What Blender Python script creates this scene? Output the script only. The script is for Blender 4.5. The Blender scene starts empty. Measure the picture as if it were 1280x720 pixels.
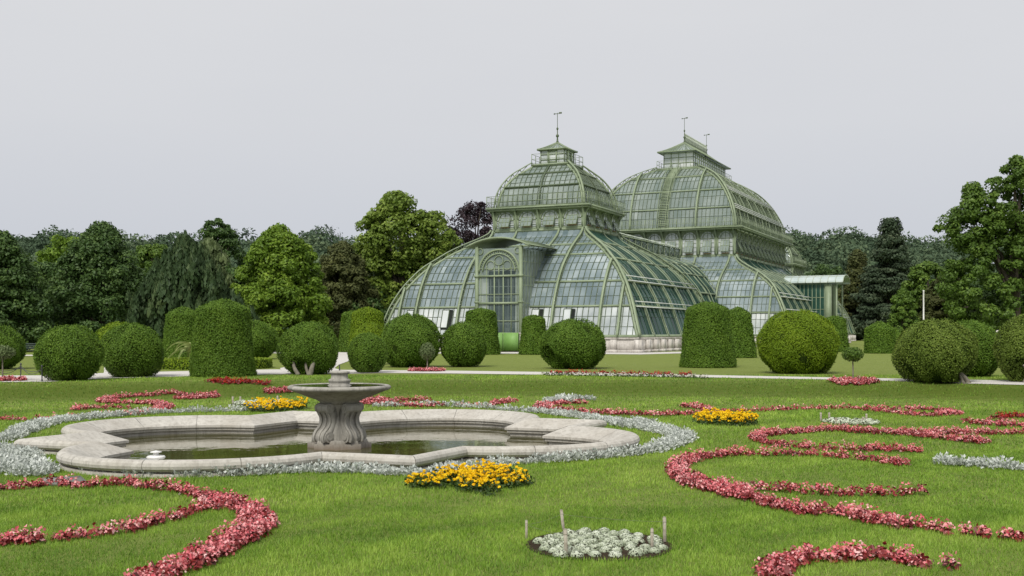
import bpy, bmesh, math
import numpy as np
from math import sin, cos, pi, radians, sqrt, atan2
from mathutils import Vector

rng = np.random.default_rng(7)
scene = bpy.context.scene
COL = scene.collection
EYE = 2.15          # camera height above the sunken lawn
UP = 0.45           # upper lawn level
F = 1376.0          # focal length in photograph pixels
HY = 414.5          # horizon row in the photograph

# ------------------------------------------------------------------ helpers
def gp(px, py, z=0.0):
    """photograph pixel -> world point on the plane of height z"""
    Y = F * (EYE - z) / (py - HY)
    return np.array([(px - 640.0) / F * Y, Y, z])

def at(px, Y, z=0.0):
    return np.array([(px - 640.0) / F * Y, Y, z])

def hz(py, Y):
    """height of something seen at row py at distance Y"""
    return EYE + (HY - py) / F * Y

def ybank(x):
    x = np.asarray(x, dtype=float)
    return 36.4 - 0.011 * np.clip(x, -24, 24) ** 2

def H(x, y):
    t = np.clip((np.asarray(y, dtype=float) - ybank(x)) / 3.2, 0, 1)
    return UP * t * t * (3 - 2 * t)

def tag(o, label=None, cat=None, group=None, kind=None):
    if label: o['label'] = label
    if cat: o['category'] = cat
    if group: o['group'] = group
    if kind: o['kind'] = kind
    return o

def empty(name, loc=(0, 0, 0), rotz=0.0):
    o = bpy.data.objects.new(name, None)
    o.empty_display_size = 0.3
    COL.objects.link(o)
    o.location = loc
    o.rotation_euler = (0, 0, rotz)
    return o

def thing(name, label, cat, loc=(0, 0, 0), rotz=0.0, group=None):
    return tag(empty(name, loc, rotz), label, cat, group)

class MB:
    """collects polygons for ONE mesh object"""
    def __init__(s):
        s.v = []; s.f = []; s.m = []; s.t = []; s.n = 0
    def add(s, V, Fs, mat=0, tint=None):
        V = np.asarray(V, dtype=float).reshape(-1, 3)
        s.v.append(V)
        Fs = np.asarray(Fs, dtype=np.int64)
        s.f.append(Fs + s.n)
        s.m.append(np.full(len(Fs), mat, dtype=np.int32))
        if tint is None: tint = np.full(len(Fs), 0.5)
        elif np.isscalar(tint): tint = np.full(len(Fs), float(tint))
        s.t.append(np.asarray(tint, dtype=np.float32))
        s.n += len(V)
    def box(s, c, d, mat=0, rz=0.0, tint=None):
        x, y, z = d[0] / 2, d[1] / 2, d[2] / 2
        V = np.array([[-x,-y,-z],[x,-y,-z],[x,y,-z],[-x,y,-z],[-x,-y,z],[x,-y,z],[x,y,z],[-x,y,z]])
        if rz:
            R = np.array([[cos(rz), -sin(rz), 0], [sin(rz), cos(rz), 0], [0, 0, 1]])
            V = V @ R.T
        s.add(V + np.asarray(c), [[0,3,2,1],[4,5,6,7],[0,1,5,4],[1,2,6,5],[2,3,7,6],[3,0,4,7]], mat, tint)
    def beam(s, P, L, N, w, n0, n1, mat=0, tint=None, close=False):
        """rectangular section swept along P; L: width dir(s), N: normal dir(s)"""
        P = np.asarray(P, dtype=float); k = len(P)
        if k < 2: return
        L = np.broadcast_to(np.asarray(L, dtype=float), P.shape)
        N = np.broadcast_to(np.asarray(N, dtype=float), P.shape)
        V = np.stack([P - L*w/2 + N*n0, P + L*w/2 + N*n0, P + L*w/2 + N*n1, P - L*w/2 + N*n1], 1).reshape(-1, 3)
        Fs = []
        for i in range(k if close else k - 1):
            a, b = i*4, ((i+1) % k)*4
            for j in range(4):
                j2 = (j+1) % 4
                Fs.append([a+j, a+j2, b+j2, b+j])
        if not close:
            Fs.append([3,2,1,0]); e = (k-1)*4; Fs.append([e, e+1, e+2, e+3])
        s.add(V, Fs, mat, tint)
    def bar(s, a, b, w, h=None, mat=0, tint=None):
        a = np.asarray(a, float); b = np.asarray(b, float)
        d = b - a; d = d / (np.linalg.norm(d) + 1e-9)
        up = np.array([0, 0, 1.0]) if abs(d[2]) < 0.9 else np.array([1.0, 0, 0])
        L = np.cross(d, up); L /= np.linalg.norm(L); N = np.cross(L, d)
        h = h or w
        s.beam([a, b], L, N, w, -h/2, h/2, mat, tint)
    def tube(s, P, R, seg=8, mat=0, cap=True, tint=None):
        P = np.asarray(P, dtype=float); k = len(P)
        R = np.broadcast_to(np.asarray(R, dtype=float), (k,))
        T = np.gradient(P, axis=0); T /= (np.linalg.norm(T, axis=1, keepdims=True) + 1e-9)
        ref = np.array([0, 0, 1.0]) if abs(T[:, 2]).mean() < 0.8 else np.array([1.0, 0.13, 0])
        A = np.cross(T, ref); A /= (np.linalg.norm(A, axis=1, keepdims=True) + 1e-9)
        B = np.cross(T, A)
        an = np.arange(seg) * 2 * pi / seg
        V = (P[:, None] + R[:, None, None] * (A[:, None] * np.cos(an)[None, :, None] + B[:, None] * np.sin(an)[None, :, None])).reshape(-1, 3)
        Fs = [[i*seg+j, i*seg+(j+1) % seg, (i+1)*seg+(j+1) % seg, (i+1)*seg+j] for i in range(k-1) for j in range(seg)]
        s.add(V, Fs, mat, tint)
        if cap:
            s.fan(P[0], V[:seg][::-1], mat, tint); s.fan(P[-1], V[-seg:], mat, tint)
    def fan(s, c, ring, mat=0, tint=None):
        n = len(ring)
        V = np.vstack([np.asarray(c)[None], ring])
        s.add(V, [[0, 1+j, 1+(j+1) % n] for j in range(n)], mat, tint)
    def lathe(s, prof, c=(0, 0, 0), seg=32, mat=0, tint=None, rz=0.0):
        an = np.arange(seg) * 2 * pi / seg + rz
        pr = np.asarray(prof, float)
        V = np.stack([pr[:, 0, None] * np.cos(an), pr[:, 0, None] * np.sin(an), np.repeat(pr[:, 1, None], seg, 1)], -1).reshape(-1, 3) + np.asarray(c)
        k = len(pr)
        s.add(V, [[i*seg+j, i*seg+(j+1) % seg, (i+1)*seg+(j+1) % seg, (i+1)*seg+j] for i in range(k-1) for j in range(seg)], mat, tint)
    def quads(s, V4, mat=0, tint=None):
        V4 = np.asarray(V4, float); n = len(V4)
        s.add(V4.reshape(-1, 3), np.arange(n*4).reshape(n, 4), mat, tint)
    def build(s, name, mats, parent=None, smooth=False, loc=None):
        if not isinstance(mats, (list, tuple)): mats = [mats]
        me = bpy.data.meshes.new(name)
        V = np.vstack(s.v).astype(np.float32)
        loops = np.concatenate([f.ravel() for f in s.f]).astype(np.int32)
        sizes = np.concatenate([np.full(len(f), f.shape[1], dtype=np.int32) for f in s.f])
        me.vertices.add(len(V)); me.vertices.foreach_set('co', V.ravel())
        me.loops.add(len(loops)); me.loops.foreach_set('vertex_index', loops)
        me.polygons.add(len(sizes))
        st = np.zeros(len(sizes), dtype=np.int32); st[1:] = np.cumsum(sizes)[:-1]
        me.polygons.foreach_set('loop_start', st)
        me.polygons.foreach_set('loop_total', sizes)
        for m in mats: me.materials.append(m)
        me.polygons.foreach_set('material_index', np.concatenate(s.m))
        if smooth: me.polygons.foreach_set('use_smooth', np.ones(len(sizes), dtype=bool))
        at_ = me.attributes.new('tint', 'FLOAT', 'FACE')
        at_.data.foreach_set('value', np.concatenate(s.t))
        me.update(calc_edges=True); me.validate()
        o = bpy.data.objects.new(name, me); COL.objects.link(o)
        if parent is not None: o.parent = parent
        if loc is not None: o.location = loc
        return o

def leafquads(C, Nrm, length, width, droop=0.0):
    """rhombic leaves at C lying roughly across Nrm"""
    n = len(C)
    r = rng.normal(size=(n, 3))
    Nrm = Nrm / (np.linalg.norm(Nrm, axis=1, keepdims=True) + 1e-9)
    A = np.cross(Nrm, r); A /= (np.linalg.norm(A, axis=1, keepdims=True) + 1e-9)
    B = np.cross(Nrm, A)
    l = (np.broadcast_to(length, (n,)) * rng.uniform(.7, 1.3, n))[:, None]
    w = (np.broadcast_to(width, (n,)) * rng.uniform(.7, 1.3, n))[:, None]
    return np.stack([C - A*l/2, C + B*w/2 - A*l*.08, C + A*l/2 - Nrm*l*droop, C - B*w/2 - A*l*.08], 1)

def catmull(P, n=200, closed=False):
    P = np.asarray(P, float)
    if closed: Q = np.vstack([P[-1], P, P[0], P[1]])
    else: Q = np.vstack([2*P[0]-P[1], P, 2*P[-1]-P[-2]])
    out = []
    m = len(Q) - 3
    per = max(2, n // m)
    for i in range(m):
        p0, p1, p2, p3 = Q[i:i+4]
        t = np.linspace(0, 1, per, endpoint=False)[:, None]
        out.append(.5*((2*p1) + (-p0+p2)*t + (2*p0-5*p1+4*p2-p3)*t*t + (-p0+3*p1-3*p2+p3)*t**3))
    if not closed: out.append(P[-1:])
    return np.vstack(out)

def resample(P, step):
    P = np.asarray(P, float)
    d = np.r_[0, np.cumsum(np.linalg.norm(np.diff(P, axis=0), axis=1))]
    n = max(2, int(round(d[-1] / step)) + 1)
    t = np.linspace(0, d[-1], n)
    return np.stack([np.interp(t, d, P[:, k]) for k in range(P.shape[1])], 1)

def inpoly(x, y, poly):
    inside = np.zeros(len(x), dtype=bool)
    n = len(poly)
    for i in range(n):
        x1, y1 = poly[i][:2]; x2, y2 = poly[(i+1) % n][:2]
        c = ((y1 > y) != (y2 > y)) & (x < (x2-x1)*(y-y1)/(y2-y1+1e-12) + x1)
        inside ^= c
    return inside

def patchnoise(x, y, sc=1.0):
    x = x*sc; y = y*sc
    return .5 + .25*np.sin(x*1.7+1.3*np.sin(y*.9)) * np.cos(y*1.3+1.7*np.sin(x*.7)) + .25*np.sin(x*.53-y*.71+2*np.sin(y*.37))

# ------------------------------------------------------------------ materials
def newmat(name):
    m = bpy.data.materials.new(name); m.use_nodes = True
    nt = m.node_tree; nt.nodes.clear()
    out = nt.nodes.new('ShaderNodeOutputMaterial')
    return m, nt, out

def N(nt, typ, **kw):
    n = nt.nodes.new(typ)
    for k, v in kw.items(): setattr(n, k, v)
    return n

def noise(nt, scale, detail=4, rough=.6, coord='Object', vec=None):
    tc = nt.nodes.new('ShaderNodeTexCoord')
    nz = nt.nodes.new('ShaderNodeTexNoise')
    nz.inputs['Scale'].default_value = scale; nz.inputs['Detail'].default_value = detail
    nz.inputs['Roughness'].default_value = rough
    nt.links.new(tc.outputs[coord] if vec is None else vec, nz.inputs['Vector'])
    return nz.outputs['Fac']

def ramp(nt, fac, stops):
    r = nt.nodes.new('ShaderNodeValToRGB')
    els = r.color_ramp.elements
    while len(els) > 1: els.remove(els[-1])
    els[0].position = stops[0][0]; els[0].color = (*stops[0][1], 1)
    for p, c in stops[1:]:
        e = els.new(p); e.color = (*c, 1)
    nt.links.new(fac, r.inputs['Fac'])
    return r.outputs['Color']

def mixc(nt, fac, a, b, mode='MIX'):
    m = nt.nodes.new('ShaderNodeMix'); m.data_type = 'RGBA'; m.blend_type = mode
    for sock, v in ((m.inputs[0], fac), (m.inputs[6], a), (m.inputs[7], b)):
        if hasattr(v, 'links'): nt.links.new(v, sock)
        elif isinstance(v, (int, float)): sock.default_value = v
        else: sock.default_value = (*v, 1)
    return m.outputs[2]

def math_(nt, op, a, b=0.0, clamp=False):
    m = nt.nodes.new('ShaderNodeMath'); m.operation = op; m.use_clamp = clamp
    for sock, v in ((m.inputs[0], a), (m.inputs[1], b)):
        if hasattr(v, 'links'): nt.links.new(v, sock)
        else: sock.default_value = v
    return m.outputs[0]

def bump(nt, h, strength=.3, dist=.05):
    b = nt.nodes.new('ShaderNodeBump')
    b.inputs['Strength'].default_value = strength; b.inputs['Distance'].default_value = dist
    nt.links.new(h, b.inputs['Height'])
    return b.outputs['Normal']

def principled(nt, out, col, rough=.6, spec=.3, metal=0, normal=None):
    p = nt.nodes.new('ShaderNodeBsdfPrincipled')
    if hasattr(col, 'links'): nt.links.new(col, p.inputs['Base Color'])
    else: p.inputs['Base Color'].default_value = (*col, 1)
    if hasattr(rough, 'links'): nt.links.new(rough, p.inputs['Roughness'])
    else: p.inputs['Roughness'].default_value = rough
    p.inputs['Specular IOR Level'].default_value = spec
    p.inputs['Metallic'].default_value = metal
    if normal is not None: nt.links.new(normal, p.inputs['Normal'])
    if out is not None: nt.links.new(p.outputs[0], out.inputs['Surface'])
    return p

def tint(nt):
    a = nt.nodes.new('ShaderNodeAttribute'); a.attribute_name = 'tint'
    return a.outputs['Fac']

GAIN = {'grass_blade': 2.75, 'clipped_yew': 1.6, 'clipped_box_dry': 1.45, 'clipped_thuja': 1.6, 'leaf_deep': 2.2, 'leaf_mid': 1.75, 'leaf_bright': 1.75, 'palm_leaf': 1.5,
        'leaf_plane': 2.0, 'leaf_yew': 2.0, 'leaf_willow': 1.6, 'leaf_brown': 1.7, 'leaf_conifer': 2.3, 'leaf_far': 1.5}
def leafmat(name, dark, mid, light, transl=.18, rough=.55, spec=.25, big=.35):
    m, nt, out = newmat(name)
    gn = GAIN.get(name, 1.0)
    dark, mid, light = (tuple(min(.9, k*gn) for k in q) for q in (dark, mid, light))
    if name.startswith('leaf'): dark = tuple(.6*a + .4*b for a, b in zip(dark, mid))
    c = ramp(nt, tint(nt), [(0, dark), (.5, mid), (1, light)])
    nz = noise(nt, big, 3)
    c = mixc(nt, math_(nt, 'MULTIPLY', math_(nt, 'SUBTRACT', nz, .42, True), 1.1, True), c, tuple(.5*(a+b) for a, b in zip(dark, mid)))
    if name.startswith('leaf'): transl = transl + .12
    p = principled(nt, None, c, rough, spec)
    t = nt.nodes.new('ShaderNodeBsdfTranslucent'); nt.links.new(c, t.inputs['Color'])
    mx = nt.nodes.new('ShaderNodeMixShader'); mx.inputs[0].default_value = transl
    nt.links.new(p.outputs[0], mx.inputs[1]); nt.links.new(t.outputs[0], mx.inputs[2])
    nt.links.new(mx.outputs[0], out.inputs['Surface'])
    return m

def plainmat(name, a, b, scale=4, rough=.6, spec=.3, bmp=.0, detail=5, metal=0):
    m, nt, out = newmat(name)
    nz = noise(nt, scale, detail)
    c = ramp(nt, nz, [(.3, a), (.7, b)])
    principled(nt, out, c, rough, spec, metal, bump(nt, nz, bmp) if bmp else None)
    return m

M = {}
# lawn
def lawnmat():
    m, nt, out = newmat('lawn')
    n1 = noise(nt, .35, 4); n2 = noise(nt, 3.0, 6, .7); n3 = noise(nt, 40, 3, .7)
    c = ramp(nt, n2, [(.25, (.120, .165, .034)), (.5, (.175, .225, .048)), (.75, (.235, .275, .075))])
    c = mixc(nt, math_(nt, 'MULTIPLY', n1, .6), c, (.225, .255, .078))
    c = mixc(nt, math_(nt, 'MULTIPLY', math_(nt, 'SUBTRACT', n3, .45, True), 2.2, True), c, (.085, .125, .018))
    c = mixc(nt, tint(nt), c, (.088, .125, .018))  # bank slope: its shade painted into the grass colour
    principled(nt, out, c, .9, .1, 0, bump(nt, n3, .7, .05))
    return m
M['lawn'] = lawnmat()
M['blade'] = leafmat('grass_blade', (.034, .068, .008), (.079, .135, .014), (.140, .190, .034), .3, .5, .25, .25)
M['gravel'] = plainmat('gravel', (.46, .44, .41), (.62, .60, .57), 25, .95, .1, .3)
M['far_ground'] = plainmat('far_ground', (.03, .05, .02), (.05, .075, .03), .05, 1, .05)
# foliage
M['topiary'] = leafmat('clipped_yew', (.030, .064, .007), (.064, .116, .012), (.126, .190, .025), .12, .6, .2, .8)
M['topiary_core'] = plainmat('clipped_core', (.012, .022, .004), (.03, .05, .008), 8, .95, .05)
M['topiary_brown'] = leafmat('clipped_box_dry', (.044, .070, .010), (.088, .130, .018), (.175, .215, .045), .12, .6, .2, .8)
M['topiary_bright'] = leafmat('clipped_thuja', (.045, .085, .004), (.100, .155, .008), (.190, .245, .018), .15, .6, .2, .8)
M['bark'] = plainmat('bark', (.05, .042, .032), (.14, .12, .095), 6, .95, .1, .6)
M['bark_pale'] = plainmat('bark_pale', (.13, .115, .09), (.27, .25, .205), 7, .95, .1, .4)
M['leaf_deep'] = leafmat('leaf_deep', (.012, .028, .007), (.030, .056, .014), (.060, .095, .022), .15, .55, .3, .15)
M['leaf_mid'] = leafmat('leaf_mid', (.024, .050, .008), (.055, .098, .014), (.105, .160, .026), .2, .55, .3, .15)
M['leaf_bright'] = leafmat('leaf_bright', (.034, .068, .006), (.080, .135, .012), (.150, .215, .026), .22, .55, .3, .15)
M['leaf_plane'] = leafmat('leaf_plane', (.035, .062, .008), (.085, .125, .018), (.170, .215, .045), .2, .55, .3, .15)
M['leaf_yew'] = leafmat('leaf_yew', (.010, .020, .008), (.024, .042, .016), (.052, .072, .030), .08, .6, .2, .15)
M['leaf_willow'] = leafmat('leaf_willow', (.040, .062, .020), (.085, .115, .045), (.145, .180, .08), .2, .55, .3, .15)
M['leaf_brown'] = leafmat('leaf_brown', (.020, .028, .008), (.048, .056, .018), (.085, .092, .032), .12, .6, .2, .15)
M['leaf_purple'] = leafmat('leaf_purple', (.014, .010, .012), (.034, .020, .026), (.065, .042, .05), .12, .55, .3, .15)
M['leaf_conifer'] = leafmat('leaf_conifer', (.008, .014, .007), (.022, .034, .018), (.050, .062, .035), .06, .65, .2, .15)
M['leaf_far'] = leafmat('leaf_far', (.022, .038, .024), (.052, .080, .046), (.105, .140, .075), .1, .8, .1, .04)  # distance haze painted into the bluish leaf colour
M['palm_leaf'] = leafmat('palm_leaf', (.09, .12, .03), (.17, .21, .06), (.26, .30, .11), .2, .5, .3, 1)
# flowers
M['begonia_leaf'] = leafmat('begonia_leaf', (.085, .012, .010), (.22, .022, .022), (.36, .06, .055), .15, .4, .45, 3)
M['begonia_pink'] = leafmat('begonia_pink', (.55, .075, .10), (.80, .27, .29), (.91, .60, .58), .2, .5, .3, 3)
M['begonia_red'] = leafmat('begonia_red', (.22, .012, .008), (.42, .022, .014), (.58, .05, .03), .2, .5, .3, 3)
M['white_bloom'] = leafmat('white_bloom', (.45, .42, .34), (.66, .64, .56), (.82, .82, .76), .15, .6, .2, 3)
M['silver_leaf'] = leafmat('silver_leaf', (.33, .36, .325), (.55, .585, .545), (.78, .81, .775), .12, .7, .2, 2)
M['marigold'] = leafmat('marigold', (.70, .36, .0), (.86, .56, .004), (.92, .72, .03), .1, .6, .2, 3)
M['marigold_leaf'] = leafmat('marigold_leaf', (.02, .045, .008), (.045, .085, .014), (.08, .13, .025), .15, .5, .3, 3)
M['alyssum'] = leafmat('alyssum', (.24, .29, .18), (.50, .55, .42), (.72, .76, .65), .1, .8, .1, 4)
M['soil'] = plainmat('soil', (.025, .018, .012), (.06, .045, .03), 20, 1, .05, .5)
# stone
def stonemat(name, a, b, stain, wet=None):
    m, nt, out = newmat(name)
    n1 = noise(nt, 2.2, 6, .65); n2 = noise(nt, 35, 5, .7); n3 = noise(nt, .9, 5, .7)
    c = ramp(nt, n1, [(.3, a), (.7, b)])
    c = mixc(nt, math_(nt, 'MULTIPLY', math_(nt, 'SUBTRACT', n3, .47, True), 3.2, True), c, stain)
    c = mixc(nt, math_(nt, 'MULTIPLY', math_(nt, 'SUBTRACT', n2, .5, True), 1.6, True), c, tuple(k*.55 for k in a))
    tcs = nt.nodes.new('ShaderNodeTexCoord'); mps = nt.nodes.new('ShaderNodeMapping'); mps.inputs['Scale'].default_value = (7, 7, .8)
    nt.links.new(tcs.outputs['Object'], mps.inputs['Vector'])
    ns = noise(nt, 1.6, 5, .7, vec=mps.outputs[0])
    c = mixc(nt, math_(nt, 'MULTIPLY', math_(nt, 'SUBTRACT', ns, .48, True), 2.6, True), c, tuple(k*.6 for k in stain))
    c = mixc(nt, math_(nt, 'MULTIPLY', math_(nt, 'SUBTRACT', ns, .62, True), 2.5, True), c, (.42, .41, .38))
    if wet:
        tc = nt.nodes.new('ShaderNodeTexCoord'); sp = nt.nodes.new('ShaderNodeSeparateXYZ')
        nt.links.new(tc.outputs['Object'], sp.inputs[0])
        zz = math_(nt, 'ADD', sp.outputs['Z'], math_(nt, 'MULTIPLY', n1, .12))
        mr = nt.nodes.new('ShaderNodeMapRange'); nt.links.new(zz, mr.inputs[0])
        mr.inputs[1].default_value = wet[0]; mr.inputs[2].default_value = wet[1]
        mr.inputs[3].default_value = 1; mr.inputs[4].default_value = 0
        c = mixc(nt, mr.outputs[0], c, wet[2])
    principled(nt, out, c, .85, .2, 0, bump(nt, n2, .35, .02))
    return m
M['coping'] = stonemat('coping_stone', (.42, .40, .36), (.55, .53, .48), (.35, .32, .27), (-.16, -.06, (.24, .205, .14)))
M['plinth'] = stonemat('plinth_stone', (.50, .47, .43), (.66, .63, .59), (.36, .33, .30))
M['pedestal'] = stonemat('pedestal_stone', (.28, .27, .24), (.43, .415, .37), (.13, .12, .10), (-.02, .22, (.12, .085, .055)))
M['slab'] = stonemat('slab_stone', (.22, .22, .20), (.32, .32, .30), (.16, .16, .14))
M['joint'] = plainmat('joint_dark', (.14, .13, .105), (.20, .185, .15), 20, .95, .1)
def watermat():
    m, nt, out = newmat('water')
    n1 = noise(nt, 2.5, 3, .5); n2 = noise(nt, .7, 4)
    c = ramp(nt, n2, [(.35, (.050, .050, .014)), (.7, (.095, .085, .030))])
    p = principled(nt, out, c, .03, .5, 0, bump(nt, n1, .12, .03))
    return m
M['water'] = watermat()
M['dark_water'] = plainmat('dark_water', (.012, .012, .007), (.03, .026, .013), 6, .05, .5)
# greenhouse
def ironmat(name, a, b, rust):
    m, nt, out = newmat(name)
    n1 = noise(nt, .8, 6, .7); n2 = noise(nt, 9, 5, .7)
    c = ramp(nt, n1, [(.3, a), (.7, b)])
    c = mixc(nt, math_(nt, 'MULTIPLY', math_(nt, 'SUBTRACT', n2, .55, True), 2.5, True), c, rust)
    principled(nt, out, c, .5, .4)
    return m
M['iron'] = ironmat('green_iron', (.180, .232, .145), (.275, .335, .215), (.19, .20, .13))
M['iron_dark'] = ironmat('green_iron_dark', (.055, .082, .042), (.10, .135, .075), (.06, .07, .04))
M['iron_shade'] = ironmat('shaded_iron', (.035, .075, .052), (.065, .115, .082), (.05, .08, .05))  # bars off the front: same iron with shade painted into its colour
M['iron_pale'] = ironmat('pale_iron', (.34, .39, .31), (.47, .52, .43), (.25, .27, .2))
M['zinc'] = ironmat('zinc_rail', (.45, .48, .46), (.62, .65, .62), (.3, .3, .27))
def glassmat(name, dark, mid, light, transp, gloss, rough=.06, pure=False):
    m, nt, out = newmat(name)
    n1 = noise(nt, .22, 4, .6)
    t = math_(nt, 'ADD', math_(nt, 'MULTIPLY', tint(nt), .75), math_(nt, 'MULTIPLY', math_(nt, 'SUBTRACT', n1, .5), 2.0), True)  # patchy reflections painted into the pane colour by noise
    c = ramp(nt, t, [(.05, dark), (.5, mid), (.95, light)])
    d = nt.nodes.new('ShaderNodeBsdfDiffuse'); nt.links.new(c, d.inputs['Color'])
    tr = nt.nodes.new('ShaderNodeBsdfTransparent'); tr.inputs['Color'].default_value = (.80, .88, .84, 1)
    g = nt.nodes.new('ShaderNodeBsdfGlossy'); g.inputs['Roughness'].default_value = rough
    g.inputs['Color'].default_value = (.9, .95, .97, 1)
    m1 = nt.nodes.new('ShaderNodeMixShader'); m1.inputs[0].default_value = transp
    nt.links.new(d.outputs[0], m1.inputs[1]); nt.links.new(tr.outputs[0], m1.inputs[2])
    ge = nt.nodes.new('ShaderNodeNewGeometry'); vm = nt.nodes.new('ShaderNodeVectorMath'); vm.operation = 'DOT_PRODUCT'
    nt.links.new(ge.outputs['Incoming'], vm.inputs[0]); nt.links.new(ge.outputs['Normal'], vm.inputs[1])
    sch = math_(nt, 'POWER', math_(nt, 'SUBTRACT', 1.0, math_(nt, 'ABSOLUTE', vm.outputs['Value'])), 4.0)
    fres = math_(nt, 'ADD', math_(nt, 'MULTIPLY', sch, .9), .06)
    m2 = nt.nodes.new('ShaderNodeMixShader')
    nt.links.new(math_(nt, 'MULTIPLY', fres, gloss, True), m2.inputs[0])
    nt.links.new(m1.outputs[0], m2.inputs[1]); nt.links.new(g.outputs[0], m2.inputs[2])
    nt.links.new(m2.outputs[0], out.inputs['Surface'])
    return m
M['glass_low'] = glassmat('sky_pale_glass', (.34, .38, .39), (.58, .62, .625), (.82, .84, .84), .10, 1.0, .08)  # pale sky reflection painted into the pane colour
M['glass'] = glassmat('clear_glass', (.13, .18, .195), (.255, .315, .33), (.46, .52, .53), .14, 1.2, .06)
M['glass_dome'] = glassmat('dome_glass', (.17, .22, .195), (.285, .335, .305), (.44, .49, .46), .25, 1.0, .08)
M['glass_green'] = glassmat('green_reflection_glass', (.014, .042, .032), (.032, .082, .062), (.065, .135, .105), .07, .35, .12)  # dark tree reflections and greenery behind painted into the pane colour
M['glass_dark'] = glassmat('dark_glass', (.03, .045, .045), (.07, .10, .10), (.15, .19, .18), .35, .6)
M['opening'] = plainmat('dark_opening', (.015, .018, .016), (.03, .035, .03), 3, .9, .1)
M['wood_floor'] = plainmat('ochre_sill', (.22, .17, .09), (.30, .24, .13), 6, .8, .2)
M['white_paint'] = plainmat('white_paint', (.62, .62, .60), (.78, .78, .76), 5, .5, .4)
M['stake'] = plainmat('stake_wood', (.26, .23, .18), (.44, .41, .34), 12, .9, .1, .3)
M['steel'] = plainmat('dark_steel', (.03, .032, .035), (.06, .062, .065), 10, .5, .5)
M['string'] = plainmat('string', (.14, .15, .10), (.22, .23, .17), 10, .9, .1)
M['bench'] = plainmat('bench_paint', (.02, .035, .03), (.045, .065, .055), 6, .6, .3)
# ------------------------------------------------------------------ palm house
TH = 0.439
PH = thing('palm_house', 'huge green iron and glass palm house with three curved glass pavilions and lantern domes',
           'greenhouse', (4.31, 104.42, UP), pi/2 - TH)

SIDES = {'F': ((-1,0,0), (0,1,0), pi/2), 'R': ((0,-1,0), (-1,0,0), pi), 'B': ((1,0,0), (0,-1,0), -pi/2), 'L': ((0,1,0), (1,0,0), 0.0)}

class Face:
    def __init__(s, side, hu, hv, cu=0.0):
        O, L, s.rot = SIDES[side]
        s.O = np.array(O, float); s.L = np.array(L, float); s.cu = np.array([cu, 0, 0.])
        s.hl, s.ho = (hv, hu) if side in 'FB' else (hu, hv)
        s.side = side
    def P(s, lat, i, z):
        return s.cu + s.L*lat + s.O*(s.ho - i) + np.array([0, 0, z])

def dense(prof, n=60):
    return resample(catmull(prof, n), .22)

def pnormals(f, pr):
    d = np.gradient(pr, axis=0)
    nrm = d[:, 1, None]*f.O + d[:, 0, None]*np.array([0, 0, 1.])
    return nrm / (np.linalg.norm(nrm, axis=1, keepdims=True) + 1e-9)

def clip_prof(pr, imax):
    k = pr[:, 0] <= imax + 1e-6
    q = pr[k]
    if not k.all() and len(q):
        j = len(q)
        if pr[j, 0] > pr[j-1, 0]:
            t = (imax - pr[j-1, 0]) / (pr[j, 0] - pr[j-1, 0])
            q = np.vstack([q, pr[j-1] + t*(pr[j]-pr[j-1])])
    return q

def glaze(f, pr, spacing, rows, glass_of, skip=None, bar_w=.05, par=PH, name='glazing', frame_name='glazing_bars', hipped=True, barmat='iron_dark'):
    """panes (one mesh) and the thin bars between them (one mesh) of one curved face"""
    lev = resample(pr, np.linalg.norm(np.diff(pr, axis=0), axis=1).sum() / rows)
    nc = max(2, int(round(2*f.hl/spacing)))
    S = np.linspace(-f.hl, f.hl, nc+1)
    g = MB(); b = MB()
    names = []
    def lim(i): return f.hl - i if hipped else f.hl
    for k in range(len(lev)-1):
        i0, z0 = lev[k]; i1, z1 = lev[k+1]
        h0, h1 = lim(i0), lim(i1)
        mname = glass_of((z0+z1)/2)
        if mname not in names: names.append(mname)
        mi = names.index(mname)
        for j in range(nc):
            a, c = S[j], S[j+1]
            if skip and skip((a+c)/2, (z0+z1)/2): continue
            q = [np.clip(a, -h0, h0), np.clip(c, -h0, h0), np.clip(c, -h1, h1), np.clip(a, -h1, h1)]
            if abs(q[0]-q[1]) < .02 and abs(q[2]-q[3]) < .02: continue
            V = [f.P(q[0], i0, z0), f.P(q[1], i0, z0), f.P(q[2], i1, z1), f.P(q[3], i1, z1)]
            jt = rng.normal(0, .010, 4)
            V = [v - f.O*e for v, e in zip(V, jt)]
            t = float(np.clip(rng.normal(.5, .13) + (rng.random() < .05)*rng.uniform(-.35, .35), 0, 1))
            g.add(V, [[0, 1, 2, 3]], mi, t)
        # thin cross bars
        hh = lim(i1)
        if k < len(lev)-2 and hh > .1:
            if not skip:
                b.beam([f.P(-hh, i1, z1), f.P(hh, i1, z1)], [0, 0, 1], f.O, .035, -.02, .03)
            else:
                for a, c in ((-hh, -2.15), (2.15, hh)) if skip(0, z1) else ((-hh, hh),):
                    b.beam([f.P(a, i1, z1), f.P(c, i1, z1)], [0, 0, 1], f.O, .035, -.02, .03)
    nr = pnormals(f, pr)
    for sj in S[1:-1]:
        q = clip_prof(pr, f.hl - abs(sj)) if hipped else pr
        if skip: 
            kk = np.array([not skip(sj, z) for _, z in q]); st = int(np.argmax(kk)); q = q[st:] if kk.any() else q[:0]
            n_ = nr[st:st+len(q)]
        else: n_ = nr[:len(q)]
        if len(q) < 2: continue
        if len(n_) < len(q): n_ = np.vstack([n_, nr[-1:]])
        b.beam([f.P(sj, i, z) for i, z in q], f.L, n_, bar_w, -.02, .055)
    g.build(name, [M[x] for x in names], par)
    b.build(frame_name, M[barmat], par)

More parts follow.
